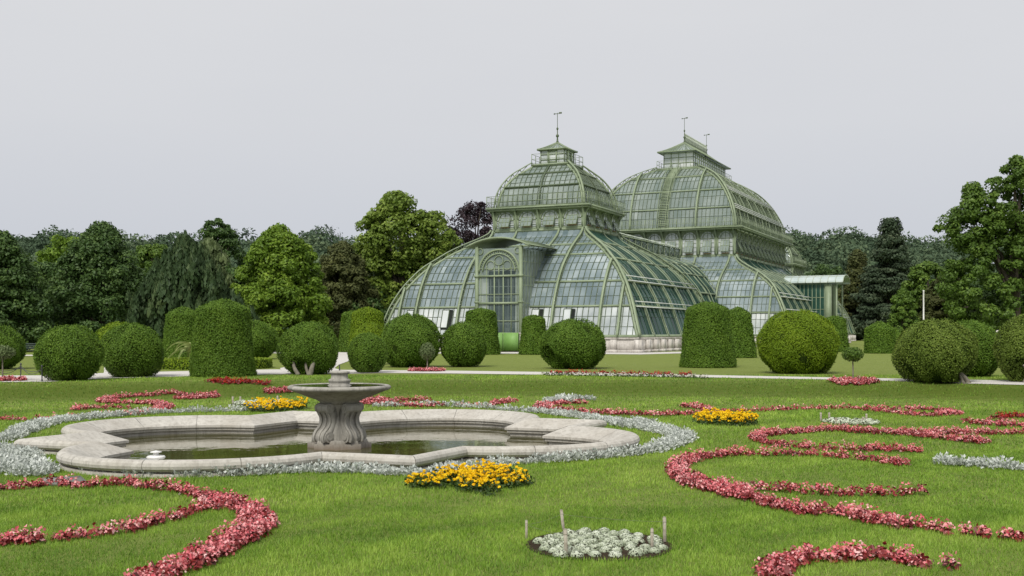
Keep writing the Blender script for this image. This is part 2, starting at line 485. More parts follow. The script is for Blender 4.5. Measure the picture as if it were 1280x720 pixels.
def rib(f, pr, lat, hipped=True, depth=.40, w=.19, mat='iron', name='rib', lattice=True, mb=None):
    q = clip_prof(pr, f.hl - abs(lat)) if hipped else pr
    if len(q) < 3: return
    nr = pnormals(f, pr)[:len(q)]
    if len(nr) < len(q): nr = np.vstack([nr, nr[-1:]])
    P = np.array([f.P(lat, i, z) for i, z in q])
    m = mb or MB()
    m.beam(P, f.L, nr, w*.75, -.10, .07)
    m.beam(P, f.L, nr, w, depth-.08, depth)
    if lattice:
        st = 3
        for k in range(0, len(P)-st, st):
            a, c = P[k] + nr[k]*.06, P[k+st] + nr[k+st]*(depth-.07)
            a2, c2 = P[k] + nr[k]*(depth-.07), P[k] + nr[k]*.06
            m.beam([a, c], f.L, nr[k], .06, -.03, .03); m.beam([c2, a2], f.L, (P[k+1]-P[k])/(np.linalg.norm(P[k+1]-P[k])+1e-9), .08, -.03, .03)
    if mb is None: return m.build(name, M[mat], PH)

def hip(fa, fb, pr, sa, name='hip_rib', w=.27):
    """the corner rib where two faces meet"""
    P = np.array([fa.P(sa*(fa.hl - i), i, z) for i, z in pr])
    out = fa.O + fb.O; out = out/np.linalg.norm(out)
    L = np.cross(out, [0, 0, 1.]); L /= np.linalg.norm(L)
    T = np.gradient(P, axis=0); T /= np.linalg.norm(T, axis=1, keepdims=True)
    nr = np.cross(T, L); nr *= np.sign((nr @ (out + np.array([0, 0, .6]))))[:, None]
    m = MB()
    m.beam(P, L, nr, w, -.12, .10); m.beam(P, L, nr, w*.85, .34, .44)
    for k in range(0, len(P)-3, 3):
        m.beam([P[k] + nr[k]*.08, P[k+3] + nr[k+3]*.36], L, nr[k], .07, -.03, .03)
        m.beam([P[k] + nr[k]*.08, P[k] + nr[k]*.36], L, T[k], .09, -.03, .03)
    m.build(name, M['iron'], PH)

def level(pr, z):
    return float(np.interp(z, pr[:, 1], pr[:, 0]))

def purlin(m, f, pr, z, w=.14, n0=-.05, n1=.12, hipped=True, gap=None, off=0.0):
    i = level(pr, z); h = f.hl - i if hipped else f.hl
    k = int(np.argmin(abs(pr[:, 1]-z))); nr = pnormals(f, pr)[k]
    T = np.cross(nr, f.L)
    segs = [(-h, h)] if not gap else [(-h, -gap), (gap, h)]
    for a, c in segs:
        m.beam([f.P(a, i, z) + nr*off, f.P(c, i, z) + nr*off], T, nr, w, n0, n1)

def ring(m, hu, hv, cu, z0, z1, w, mat=0):
    """rectangular band: outer half sizes hu, hv, width w"""
    m.box((cu-hu+w/2, 0, (z0+z1)/2), (w, 2*hv, z1-z0), mat); m.box((cu+hu-w/2, 0, (z0+z1)/2), (w, 2*hv, z1-z0), mat)
    m.box((cu, -hv+w/2, (z0+z1)/2), (2*hu-2*w, w, z1-z0), mat); m.box((cu, hv-w/2, (z0+z1)/2), (2*hu-2*w, w, z1-z0), mat)

def railing(hu, hv, cu, z, h, step=1.0, fine=.25, name='gallery_railing', mat='iron', t=.05):
    m = MB()
    cs = [(-hu, -hv), (hu, -hv), (hu, hv), (-hu, hv)]
    for k in range(4):
        a = np.array([*cs[k], 0.]); c = np.array([*cs[(k+1) % 4], 0.]); a[0] += cu; c[0] += cu
        n = max(1, int(round(np.linalg.norm(c-a)/step)))
        for j in range(n):
            p = a + (c-a)*j/n; m.box(p + [0, 0, z+h/2], (t, t, h))
        for zz in (z+h, z+h*.5, z+.08):
            m.bar(a + [0, 0, zz], c + [0, 0, zz], t*.7)
        if fine:
            n = int(np.linalg.norm(c-a)/fine)
            for j in range(1, n):
                p = a + (c-a)*j/n; m.box(p + [0, 0, z+h*.5], (.022, .022, h*.95))
    m.build(name, M[mat], PH)

_win = {}
def window_meshes(w, h, sash=True):
    """arched window in local x (along), y (outwards), z"""
    key = (round(w, 3), round(h, 3))
    if key in _win: return _win[key]
    r = w/2; zs = h - r
    an = np.linspace(0, pi, 17)
    arch = np.stack([r*np.cos(an), 0*an, zs + r*np.sin(an)], 1)
    fr = MB()
    T = np.array([0, 1., 0])
    nr = np.stack([np.cos(an), 0*an, np.sin(an)], 1)
    fr.beam(arch, T, nr, .16, -.09, .03)
    fr.beam(arch, T, nr, .10, -.30, -.25)
    for sx in (-1, 1): fr.box((sx*r, 0, zs/2), (.12, .16, zs))
    fr.box((0, 0, .06), (w, .18, .12)); fr.box((0, 0, zs), (w, .10, .07))
    # spandrels above the arch
    for sx in (-1, 1):
        pts = [np.array([sx*(r+.16), .02, h+.12])] + [np.array([sx*abs(x), .02, z]) for x, _, z in (arch[:9] if sx > 0 else arch[8:])]
        seq = pts[1:]
        for a, c in zip(seq[:-1], seq[1:]): fr.add([pts[0], a, c], [[0, 1, 2]])
    for k in range(1, 4):
        x = -r + w*k/4
        top = zs + sqrt(max(0, r*r - x*x))
        fr.bar((x, 0, .1), (x, 0, top), .04)
    for k in (1, 2, 3): fr.bar((-r, 0, zs*k/4), (r, 0, zs*k/4), .03)
    gl = MB()
    for a in range(4):
        for c in range(4):
            x0, x1 = -r + w*a/4, -r + w*(a+1)/4; z0, z1 = zs*c/4, zs*(c+1)/4
            gl.add([[x0, -.03, z0], [x1, -.03, z0], [x1, -.03, z1], [x0, -.03, z1]], [[0, 1, 2, 3]], 0, rng.uniform(.3, .8))
    for a, c in zip(arch[:-1], arch[1:]):
        gl.add([[0, -.03, zs], a + [0, -.03, 0], c + [0, -.03, 0]], [[0, 1, 2]], 0, rng.uniform(.4, .8))
    sa = MB()
    sw, sh, tl = w*.56, h*.50, radians(24)
    top = np.array([0, .10, h*.60])
    d = np.array([0, sin(tl), -cos(tl)])
    nn = np.array([0, cos(tl), sin(tl)])
    for a in range(3):
        for c in range(2):
            x0, x1 = -sw/2 + sw*a/3, -sw/2 + sw*(a+1)/3
            p0, p1 = top + d*sh*c/2, top + d*sh*(c+1)/2
            sa.add([p0 + [x0, 0, 0], p0 + [x1, 0, 0], p1 + [x1, 0, 0], p1 + [x0, 0, 0]], [[0, 1, 2, 3]], 1, rng.uniform(.5, .95))
    for x in (-sw/2, -sw/6, sw/6, sw/2):
        sa.beam([top + [x, 0, 0], top + d*sh + [x, 0, 0]], [1, 0, 0], nn, .05, -.03, .03, 0)
    for t in (0, .5, 1): sa.beam([top + d*sh*t + [-sw/2, 0, 0], top + d*sh*t + [sw/2, 0, 0]], d, nn, .05, -.03, .03, 0)
    sa.box((0, .06, .22), (sw*.8, .04, .14), 2)
    _win[key] = (fr, gl, sa)
    return _win[key]

_wob = {}
def place_window(f, lat, i, z, w, h):
    key = (round(w, 3), round(h, 3))
    loc = f.P(lat, i, z)
    if key not in _wob:
        fr, gl, sa = window_meshes(w, h)
        o = fr.build('arched_window', M['iron'], PH)
        a = gl.build('panes', M['glass_low'], o); b = sa.build('sash', [M['iron'], M['glass_dome'], M['wood_floor']], o)
        _wob[key] = (o, a, b)
    else:
        src = _wob[key]
        o = src[0].copy(); COL.objects.link(o); o.parent = PH
        for c in src[1:]:
            k = c.copy(); COL.objects.link(k); k.parent = o
    o.location = loc; o.rotation_euler = (0, 0, f.rot)

def drum(du, dv, cu, z0, z1, e_u, e_v, bay, wh):
    for side in 'FRBL':
        f = Face(side, du, dv, cu)
        nb = int(round(2*f.hl/bay)); bw = 2*f.hl/nb
        # sill and head bands
        m = MB()
        m.beam([f.P(-f.hl, 0, z0+.12), f.P(f.hl, 0, z0+.12)], [0, 0, 1], f.O, .24, -.10, .10)
        m.beam([f.P(-f.hl, 0, z1-.14), f.P(f.hl, 0, z1-.14)], [0, 0, 1], f.O, .28, -.08, .09)
        m.build('drum_band', M['iron'], PH)
        for j in range(nb):
            s = -f.hl + bw*(j+.5)
            place_window(f, s, .0, z0+.24, bw-.36, wh)
        for j in range(nb+1):
            s = -f.hl + bw*j
            post = MB()
            if j < nb: post.box(f.P(s, 0, (z0+z1)/2), (.22, .22, z1-z0-.02))
            # curved bracket from the drum up under the eave
            eo = (e_u if side in 'FB' else e_v) - f.ho - .12
            hh = z1 - z0
            br = catmull([(-.02, z0-.25), (.10, z0+hh*.25), (.10, z0+hh*.5), (.22, z0+hh*.75), (eo, z1-.03)], 16)
            P = np.array([f.P(s, -o, z) for o, z in br])
            T = np.gradient(P, axis=0); T /= np.linalg.norm(T, axis=1, keepdims=True)
            post.beam(P, f.L, np.cross(f.L, T), .14, -.05, .07)
            post.build('drum_post', M['iron'], PH)

def eave(e_u, e_v, cu, z, w, rail=1.05, name='cornice'):
    m = MB(); ring(m, e_u, e_v, cu, z-.10, z+.06, w); ring(m, e_u-.10, e_v-.10, cu, z-.26, z-.11, w-.3)
    m.build(name, M['iron'], PH)
    railing(e_u-.08, e_v-.08, cu, z+.06, rail)

def finial(u, v, z, h, rod, name='finial'):
    m = MB()
    m.lathe([(.02, 0), (.16, .02), (.09, .18), (.06, .5), (.14, .6), (.15, .72), (.05, .84), (.04, h*.8), (.10, h*.86), (.10, h*.93), (.02, h)], (u, v, z), 10)
    m.tube([(u, v, z+h*.9), (u, v, z+h+rod)], .028, 6)
    m.box((u, v-.05, z+h+rod-.08), (.03, .75, .05)); m.box((u, v-.30, z+h+rod-.02), (.02, .30, .14)); m.box((u, v+.3, z+h+rod-.08), (.02, .14, .12))
    m.build(name, M['iron_dark'], PH)

def roof_hip(u0, hu, hv, z0, z1, ridge, name='lantern_roof'):
    m = MB()
    c = [(-hu, -hv), (hu, -hv), (hu, hv), (-hu, hv)]
    B = np.array([[u0+a, b, z0] for a, b in c]); r0 = np.array([u0-ridge, 0, z1]); r1 = np.array([u0+ridge, 0, z1])
    def sub(a, t):   # concave sweep between eave and ridge
        return a
    faces = [(B[0], B[1], r1, r0), (B[2], B[3], r0, r1), (B[3], B[0], r0, r0), (B[1], B[2], r1, r1)]
    for a, b, c2, d in faces:
        n = 6; k = max(3, int(np.linalg.norm(b-a)/.45))
        def pt(s, t):
            lo = a + (b-a)*s; hi = d + (c2-d)*s
            p = lo + (hi-lo)*t; p = p.copy(); p[2] = z0 + (z1-z0)*(t**1.25); return p
        for i in range(n):
            for j in range(k):
                V = [pt(j/k, i/n), pt((j+1)/k, i/n), pt((j+1)/k, (i+1)/n), pt(j/k, (i+1)/n)]
                m.add(V, [[0, 1, 2, 3]], 1, rng.uniform(.3, .8))
        for j in range(k+1):
            P = [pt(j/k, i/n) + [0, 0, .02] for i in range(n+1)]
            L = (b-a)/np.linalg.norm(b-a)
            m.beam(P, L, [0, 0, 1], .045 if 0 < j < k else .10, -.02, .05, 0)
    for k in range(4):
        m.bar(B[k] + [0, 0, -.03], B[(k+1) % 4] + [0, 0, -.03], .10, .12, 0)
    m.build(name, [M['iron'], M['glass_dome']], PH)

def lantern(u0, hu, hv, z0, z1, pl_u, pl_v, r_u, r_v, zt, ridge):
    m = MB(); ring(m, pl_u, pl_v, u0, z0-.14, z0+.02, min(pl_u, pl_v)*.5); ring(m, pl_u-.14, pl_v-.14, u0, z0-.34, z0-.15, .3)
    m.build('lantern_platform', M['iron'], PH)
    railing(pl_u-.05, pl_v-.05, u0, z0+.02, .95, step=.95, fine=0, t=.045)
    w = MB(); g = MB()
    for side in 'FRBL':
        f = Face(side, hu, hv, u0)
        nb = max(3, int(round(2*f.hl/.95))); bw = 2*f.hl/nb
        for j in range(nb+1):
            w.box(f.P(-f.hl + bw*j, 0, (z0+z1)/2), (.08, .08, z1-z0-.02))
            if j < nb:
                a, c = -f.hl+bw*j, -f.hl+bw*(j+1)
                for q in range(3):
                    za, zb = z0+(z1-z0)*q/3, z0+(z1-z0)*(q+1)/3
                    g.add([f.P(a, .02, za), f.P(c, .02, za), f.P(c, .02, zb), f.P(a, .02, zb)], [[0, 1, 2, 3]], 0, rng.uniform(.3, .9))
        for zz in (z0+.06, z0+(z1-z0)*.33, z0+(z1-z0)*.67, z1-.08):
            w.beam([f.P(-f.hl, 0, zz), f.P(f.hl, 0, zz)], [0, 0, 1], f.O, .07, -.045, .045)
        if hu == hv:     # an open middle casement in a dark frame
            for x in (-.42, .42): w.beam([f.P(x, 0, z0+.15), f.P(x, 0, z1-.12)], f.L, f.O, .10, .0, .12)
            for zz in (z0+.25, z1-.2): w.beam([f.P(-.42, 0, zz), f.P(.42, 0, zz)], [0, 0, 1], f.O, .10, .0, .12)
    w.build('lantern_frame', M['iron'], PH); g.build('lantern_glazing', M['glass_low'], PH)
    roof_hip(u0, r_u, r_v, z1, zt, ridge)

def plinth(hu, hv, cu, name='plinth', u_from=None, u_to=None):
    m = MB()
    m.box((cu, 0, .53), (2*hu, 2*hv, 1.05)); m.box((cu, 0, 1.15), (2*hu+.16, 2*hv+.16, .18)); m.box((cu, 0, .10), (2*hu+.14, 2*hv+.14, .2))
    for side in 'FRL':
        f = Face(side, hu, hv, cu)
        n = int(round(2*f.hl/2.07))
        for j in range(n+1):
            s = -f.hl + 2*f.hl*j/n
            if side == 'F' and abs(s) < 2.6: continue
            c = f.P(s, -.12, .62)
            m.box(c, (.46, .46, .86)); m.box(f.P(s, -.1, .12), (.62, .62, .24))
    m.build(name, M['plinth'], PH)

def gl_front(z): return 'glass_low' if z < 3.9 else 'glass'
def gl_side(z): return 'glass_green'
def gl_dome(z): return 'glass_dome'

def pavilion(hu, hv, cu, vp, dr, ev, dome_prof, ribs_f, ribs_r, purl_f, purl_r, lant, bay, wh, portal=False, rows=14):
    pr = dense(vp)
    for side in 'FRBL':
        f = Face(side, hu, hv, cu)
        seen = side in 'FR'
        sk = (lambda s, z: abs(s) < 2.12 and z < 8.75) if (portal and side == 'F') else None
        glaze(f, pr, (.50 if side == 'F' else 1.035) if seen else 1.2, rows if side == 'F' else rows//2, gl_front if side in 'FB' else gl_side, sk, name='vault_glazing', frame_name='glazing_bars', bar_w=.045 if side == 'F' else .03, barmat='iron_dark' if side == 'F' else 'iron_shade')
        m = MB()
        for z in purl_f if side in 'FB' else purl_r:
            purlin(m, f, pr, z, gap=2.2 if (sk and z < 8.75) else None)
        if side in 'RL':
            m2 = MB()
            for z in purl_r[:2]:
                for dz in (-.20, .20): purlin(m2, f, pr, z+dz, w=.07, n0=.40, n1=.47)
            m2.build('walkway_rail', M['zinc'], PH)
        # sill and crown beams
        purlin(m, f, pr, vp[0][1]+.06, w=.2, gap=2.2 if sk else None)
        m.build('purlins', M['iron'], PH)
        if side == 'F' or side == 'R':
            for lat in (ribs_f if side == 'F' else ribs_r):
                if portal and side == 'F' and abs(lat) < 2.2:
                    k = pr[:, 1] > 8.9; rib(f, pr[k], lat, depth=.25, w=.18, lattice=False)
                elif side == 'R': rib(f, pr, lat, depth=.20, w=.11, mat='iron', lattice=False)
                else: rib(f, pr, lat)
        else:
            mm = MB()
            for lat in (ribs_f if side == 'B' else ribs_r[::2]): rib(f, pr, lat, mb=mm, lattice=False)
            tag(mm.build('ribs', M['iron'], PH), kind='stuff')
    F_, R_, B_, L_ = (Face(k, hu, hv, cu) for k in 'FRBL')
    hip(F_, R_, pr, -1); hip(F_, L_, pr, 1); hip(B_, R_, pr, 1); hip(B_, L_, pr, -1)
    du, dv, z0, z1 = dr
    drum(du, dv, cu, z0, z1, ev[0], ev[1], bay, wh)
    eave(ev[0], ev[1], cu, ev[2], .9)
    # dome
    bu, bv, dp = dome_prof
    dd = dense(dp)
    for side in 'FRBL':
        f = Face(side, bu, bv, cu)
        seen = side in 'FR'
        glaze(f, dd, .5 if seen else .9, max(6, int(rows*.62)), gl_dome, None, name='dome_glazing', frame_name='dome_glazing_bars')
        m = MB()
        zs = np.linspace(dp[0][1], dp[-1][1], 60)
        for z in lant['purl']: purlin(m, f, dd, z, w=.13)
        if side in 'RL' and bu > 8:
            m2 = MB()
            for z in lant['purl'][:2]:
                for dz in (-.22, 0, .22): purlin(m2, f, dd, z+dz, w=.08, n0=.42, n1=.48)
            m2.build('walkway_rail', M['zinc'], PH)
        purlin(m, f, dd, dp[0][1]+.07, w=.2); purlin(m, f, dd, dp[-1][1]-.06, w=.2)
        m.build('dome_purlins', M['iron_dark' if bu < 6 else 'iron'], PH)
        for lat in lant['ribs_f'] if side in 'FB' else lant['ribs_r']:
            rib(f, dd, lat, depth=.16 if bu < 6 else .40, w=.12 if bu < 6 else .20, name='dome_rib', lattice=bu > 6, mat='iron_dark' if bu < 6 else 'iron')
    F_, R_, B_, L_ = (Face(k, bu, bv, cu) for k in 'FRBL')
    for a, b_, s_ in ((F_, R_, -1), (F_, L_, 1), (B_, R_, 1), (B_, L_, -1)): hip(a, b_, dd, s_, 'dome_hip_rib', .20 if bu < 6 else .28)

# front / rear pavilions (square) and the long central one
VP1 = [(0, 1.25), (.42, 2.4), (.86, 3.75), (1.40, 4.95), (1.95, 5.9), (2.85, 7.1), (3.85, 8.0), (4.75, 8.75), (5.75, 9.4), (6.75, 10.0), (7.40, 10.5), (7.62, 10.9)]
DP1 = [(0, 13.1), (.16, 14.2), (.52, 15.15), (1.14, 16.05), (2.0, 16.8), (2.55, 17.25)]
def small_pavilion(cu, portal):
    pavilion(12.1, 12.1, cu, VP1, (4.46, 4.46, 10.85, 12.98), (5.09, 5.09, 13.06), (4.24, 4.24, DP1),
             [-10.4, -8.7, -4.46, -2.1, 2.1, 4.46, 8.7, 10.4] if portal else [-8.7, -4.46, 0, 4.46, 8.7], [-8.1, -4.05, 0, 4.05, 8.1],
             [3.8, 5.9, 8.35, 9.35], [3.8, 5.9, 8.0, 9.6],
             dict(purl=[15.05, 16.35], ribs_f=[0], ribs_r=[0]), 2.23, 1.80, portal, 14)
    lantern(cu, 1.2, 1.2, 17.40, 18.85, 1.9, 1.9, 1.45, 1.45, 19.64, 0.02)
    finial(cu, 0, 19.6, 1.5, 1.35)
small_pavilion(0.0, True)
CU = 47.93
small_pavilion(2*CU, False)
VP2 = [(0, 1.25), (.28, 2.6), (.57, 3.85), (1.34, 5.47), (2.30, 6.86), (3.85, 8.04), (5.64, 9.0), (6.80, 9.66), (7.45, 10.25), (7.66, 10.7)]
DP2 = [(0, 14.2), (.26, 15.93), (.90, 17.65), (1.94, 19.37), (3.28, 20.78), (4.92, 21.79), (6.15, 22.36)]
pavilion(22.36, 16.54, CU, VP2, (14.62, 8.84, 10.6, 14.0), (15.76, 9.94, 14.12), (14.74, 8.84, DP2),
         [-14.5, -12.4, -8.3, -4.15, 0, 4.15, 8.3, 12.4, 14.5], np.arange(-20.5, 20.6, 4.1),
         [3.8, 5.6, 7.5, 8.9], [3.8, 5.6, 7.6, 9.2],
         dict(purl=[16.6, 18.9, 20.9], ribs_f=[-4.15, 4.15], ribs_r=[-12.4, -8.3, -4.15, 0, 4.15, 8.3, 12.4]), 2.21, 2.95, False, 14)
lantern(CU, 8.0, 1.95, 22.55, 24.62, 8.75, 2.72, 9.03, 2.5, 26.3, 5.4)
finial(CU-5.4, 0, 26.25, 1.7, 1.5); finial(CU+5.4, 0, 26.25, 1.4, 1.4)
m = MB()
for j in range(25):
    u = CU - 5.2 + 10.4*j/24
    m.box((u, 0, 26.75), (.10, .10, .95)); m.lathe([(.0, -.16), (.14, 0), (.0, .2)], (u, 0, 27.3), 6)
m.bar((CU-5.3, 0, 26.55), (CU+5.3, 0, 26.55), .05); m.bar((CU-5.3, 0, 26.95), (CU+5.3, 0, 26.95), .05)
m.build('roof_cresting', M['iron_pale'], PH)
# ladder up the front of the great dome
f = Face('F', 14.74, 8.84, CU); dd = dense(DP2); nr = pnormals(f, dd)
m = MB()
Pm = np.array([f.P(0, i, z) for i, z in dd])
for x in (-.55, .55):
    m.beam(Pm + f.L*x, f.L, nr, .12, .0, .10); m.beam(Pm + f.L*x, f.L, nr, .06, .75, .80)
    for k in range(0, len(Pm), 6): m.beam([Pm[k] + f.L*x, Pm[k] + f.L*x + nr[k]*.78], f.L, [0, 0, 1], .05, -.02, .02)
for k in range(0, len(Pm), 1):
    m.beam([Pm[k] - f.L*.55 + nr[k]*.1, Pm[k] + f.L*.55 + nr[k]*.1], [0, 0, 1], nr[k], .09, -.02, .05)
m.build('ladder', M['iron'], PH)

# connecting passages with a raised ridge lantern
VPT = [(0, 1.25), (.6, 2.7), (1.0, 4.0), (1.43, 4.97), (1.95, 6.14), (2.70, 7.1), (3.95, 8.5), (5.4, 9.45), (7.2, 10.1)]
def passage(u0, u1):
    cu = (u0+u1)/2; hu = (u1-u0)/2
    pr = dense(VPT)
    for side in 'RL':
        f = Face(side, hu, 10.0, cu)
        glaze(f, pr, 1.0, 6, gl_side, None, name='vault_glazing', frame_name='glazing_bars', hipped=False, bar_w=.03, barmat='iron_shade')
        m = MB()
        for z in (3.8, 5.9, 8.0, 9.2): purlin(m, f, pr, z, hipped=False)
        m.build('purlins', M['iron'], PH)
        if side == 'R':
            for lat in np.linspace(-hu, hu, 6): rib(f, pr, lat, hipped=False, depth=.36, w=.14, lattice=False)
    m = MB(); m.box((cu, 0, .6), (2*hu, 20.0, 1.2)); m.box((cu, 0, 1.16), (2*hu, 20.2, .16)); m.build('plinth', M['plinth'], PH)
    # ridge lantern with opened roof flaps
    w = MB(); g = MB(); fl = MB()
    for sv in (-1, 1):
        f = Face('R' if sv < 0 else 'L', hu, 2.6, cu)
        w.beam([f.P(-hu, 0, 10.15), f.P(hu, 0, 10.15)], [0, 0, 1], f.O, .2, -.05, .1)
        w.beam([f.P(-hu, 0, 11.55), f.P(hu, 0, 11.55)], [0, 0, 1], f.O, .12, -.05, .1)
        n = 10
        for j in range(n+1): w.box(f.P(-hu + 2*hu*j/n, 0, 10.85), (.12, .12, 1.4))
        for j in range(n):
            a, c = -hu + 2*hu*j/n, -hu + 2*hu*(j+1)/n
            g.add([f.P(a, .03, 10.2), f.P(c, .03, 10.2), f.P(c, .03, 11.5), f.P(a, .03, 11.5)], [[0, 1, 2, 3]], 0, rng.uniform(.2, .8))
            w.bar(f.P(a, -.02, 10.25), f.P(c, -.02, 11.5), .04); w.bar(f.P(a, -.02, 11.5), f.P(c, -.02, 10.25), .04)
            if j % 2 == 0:
                p = [f.P(a+.1, .1, 11.75), f.P(c-.1, .1, 11.75), f.P(c-.1, 1.6, 12.25), f.P(a+.1, 1.6, 12.25)]
                fl.add(p, [[0, 1, 2, 3]], 0, .9)
                for x in range(4): fl.bar(p[x], p[(x+1) % 4], .06, .05, 1)
        g.add([f.P(-hu, 0, 11.62), f.P(hu, 0, 11.62), f.P(hu, 2.6, 12.1), f.P(-hu, 2.6, 12.1)], [[0, 1, 2, 3]], 0, .5)
    w.build('ridge_frame', M['iron'], PH); g.build('ridge_glazing', M['glass_dark'], PH); fl.build('roof_flap', [M['glass_low'], M['iron_pale']], PH)
passage(12.0 - 1.0, 25.6 + 6.0)
passage(2*CU - 31.6, 2*CU - 11.0)

# plinths
plinth(12.1, 12.1, 0); plinth(12.1, 12.1, 2*CU); plinth(22.36, 16.54, CU)

# entrance portal on the front pavilion
f = Face('F', 13.2, 2.05, 0)
PO = 12.75
m = MB(); g = MB()
def fp(s, z, o=0.0): return np.array([-PO - o, s, z])
for s in (-2.05, 2.05):
    m.box(fp(s, 4.45), (.30, .26, 8.9)); m.box(fp(s, 6.4), (.42, .40, .22)); m.box(fp(s, 4.2), (.40, .38, .16))
an = np.linspace(0, pi, 25); r = 1.86; zs = 6.75
for rr, ww in ((1.86, .14), (1.52, .08)):
    P = np.stack([0*an-PO, rr*np.cos(an), zs + rr*np.sin(an)], 1)
    m.beam(P, [1, 0, 0], np.stack([0*an, np.cos(an), np.sin(an)], 1), .18, -ww/2, ww/2)
for k in range(1, 13):    # little rings in the arch band
    a = pi*k/13
    c = np.array([-PO, 1.69*cos(a), zs + 1.69*sin(a)])
    t = np.linspace(0, 2*pi, 11)
    m.beam(np.stack([0*t + c[0], c[1] + .13*np.cos(t), c[2] + .13*np.sin(t)], 1), [1, 0, 0], np.stack([0*t, np.cos(t), np.sin(t)], 1), .08, -.02, .02)
for cy, cz, rr in ((-.78, zs+.55, .38), (.78, zs+.55, .38), (0, zs+.95, .40), (-1.75, zs+1.75, .25), (1.75, zs+1.75, .25)):
    t = np.linspace(0, 2*pi, 19)
    m.beam(np.stack([0*t - PO, cy + rr*np.cos(t), cz + rr*np.sin(t)], 1), [1, 0, 0], np.stack([0*t, np.cos(t), np.sin(t)], 1), .10, -.03, .03)
for s in (-1.15, -.42, .42, 1.15): m.bar(fp(s, .1), fp(s, zs+.4), .09 if abs(s) < 1 else .06)
m.bar(fp(0, zs-.4), fp(0, zs+.5), .10)
for z, ww in ((zs-.35, .16), (zs-1.9, .06), (4.1, .18), (2.6, .06), (1.55, .14), (zs+.25, .06)): m.bar(fp(-2.0, z), fp(2.0, z), ww)
for s in (-1.7, 1.7):
    m.bar(fp(s, .1), fp(s, zs), .04)
m.build('portal_frame', M['iron'], PH)
for a in range(8):
    x0, x1 = -2 + .5*a, -2 + .5*(a+1)
    for c in range(9):
        z0_, z1_ = .1 + c*.96, .1 + (c+1)*.96
        mt = 1 if c == 0 else (3 if (c < 7 and 1 <= a <= 5) else 0)
        g.add([fp(x0, z0_, -.04), fp(x1, z0_, -.04), fp(x1, z1_, -.04), fp(x0, z1_, -.04)], [[0, 1, 2, 3]], mt, rng.uniform(.2, .7))
g.build('portal_glazing', [M['glass_dome'], M['glass_green'], M['glass'], M['glass_dark']], PH)
wb = MB()
for s in (-1.25, -.82, .05, .82, 1.25): wb.bar(fp(s, 1.75, -.12), fp(s, 6.4, -.12), .09)
for z in (2.35, 4.6, 5.5): wb.bar(fp(-1.9, z, -.12), fp(1.9, z, -.12), .07)
wb.build('inner_door_frame', M['white_paint'], PH)
# green sheeted lower door leaves
d = MB()
for a, c in ((-1.84, -.46), (-.38, .70), (.78, 1.84)):
    d.box(fp((a+c)/2, .85, .05), (.05, c-a, 1.5))
    for x in (a+.05, c-.05): d.box(fp(x, .85, .085), (.04, .08, 1.55))
d.build('door', plainmat('door_green', (.15, .29, .07), (.19, .35, .10), 2, .5, .3), PH)
# glazed cheeks of the portal
for s in (-2.12, 2.12):
    w = MB(); g = MB()
    for k in range(9):
        u = -PO + .62*k
        top = 8.6
        w.bar((u, s, 1.2), (u, s, top), .06)
    for z in (2.6, 4.1, 5.6, 6.4, 7.6): w.bar((-PO, s, z), (-PO+5.0, s, z), .05)
    g.add([(-PO, s, 1.2), (-PO+5, s, 1.2), (-PO+5, s, 8.7), (-PO, s, 8.7)], [[0, 1, 2, 3]], 0, .5)
    w.build('cheek_bars', M['iron'], PH); g.build('cheek_glazing', M['glass_dome'], PH)
# curved canopy over the portal
m = MB()
an = np.linspace(-1, 1, 17)
arc = np.stack([2.95*an, 8.85 + .72*(1-an**2)], 1)
u0, u1 = -PO-.40, -PO+5.6
for k in range(16):
    (a, za), (b, zb) = arc[k], arc[k+1]
    m.add([[u0, a, za], [u1, a, za], [u1, b, zb], [u0, b, zb], [u0, a, za+.07], [u1, a, za+.07], [u1, b, zb+.07], [u0, b, zb+.07]],
          [[0, 1, 2, 3], [7, 6, 5, 4], [0, 3, 7, 4], [1, 5, 6, 2]])
P = np.stack([0*an + u0, arc[:, 0], arc[:, 1]], 1)
m.beam(P, [1, 0, 0], [0, 0, 1], .08, -.04, .10)
for k in range(17): m.bar((u0, arc[k, 0], arc[k, 1]+.09), (u1, arc[k, 0], arc[k, 1]+.09), .05)
m.build('portal_canopy', M['iron'], PH)
for s in (-1, 1):
    m = MB(); m.box((-PO+.1, s*2.35, .75), (.7, .6, 1.5)); m.box((-PO+.1, s*2.35, 1.56), (.8, .7, .12)); m.build('portal_pier', M['plinth'], PH)

# low tilted vents in the front wall
f = Face('F', 12.1, 12.1, 0); pr = dense(VP1)
for s in (9.2, 5.6, -5.9, -3.0):
    z0_, z1_ = 1.9, 3.6; i0, i1 = level(pr, z0_), level(pr, z1_)
    v = MB()
    a, c = s-.5, s+.5
    v.add([f.P(a, i0-.09, z0_), f.P(c, i0-.09, z0_), f.P(c, i1-.09, z1_), f.P(a, i1-.09, z1_)], [[0, 1, 2, 3]], 1)  # dark sheet painted for the unlit inside of the open vent
    top = f.P(0, i1-.12, z1_); bot = f.P(0, i1-.62, z0_+.15)
    p = [top + f.L*(a+.35), top + f.L*c, bot + f.L*c, bot + f.L*(a+.35)]
    v.add(p, [[0, 1, 2, 3]], 2, .8)
    for x in range(4): v.bar(p[x], p[(x+1) % 4], .07, .05, 0)
    v.build('vent_sash', [M['iron_dark'], M['opening'], M['glass_low']], PH)

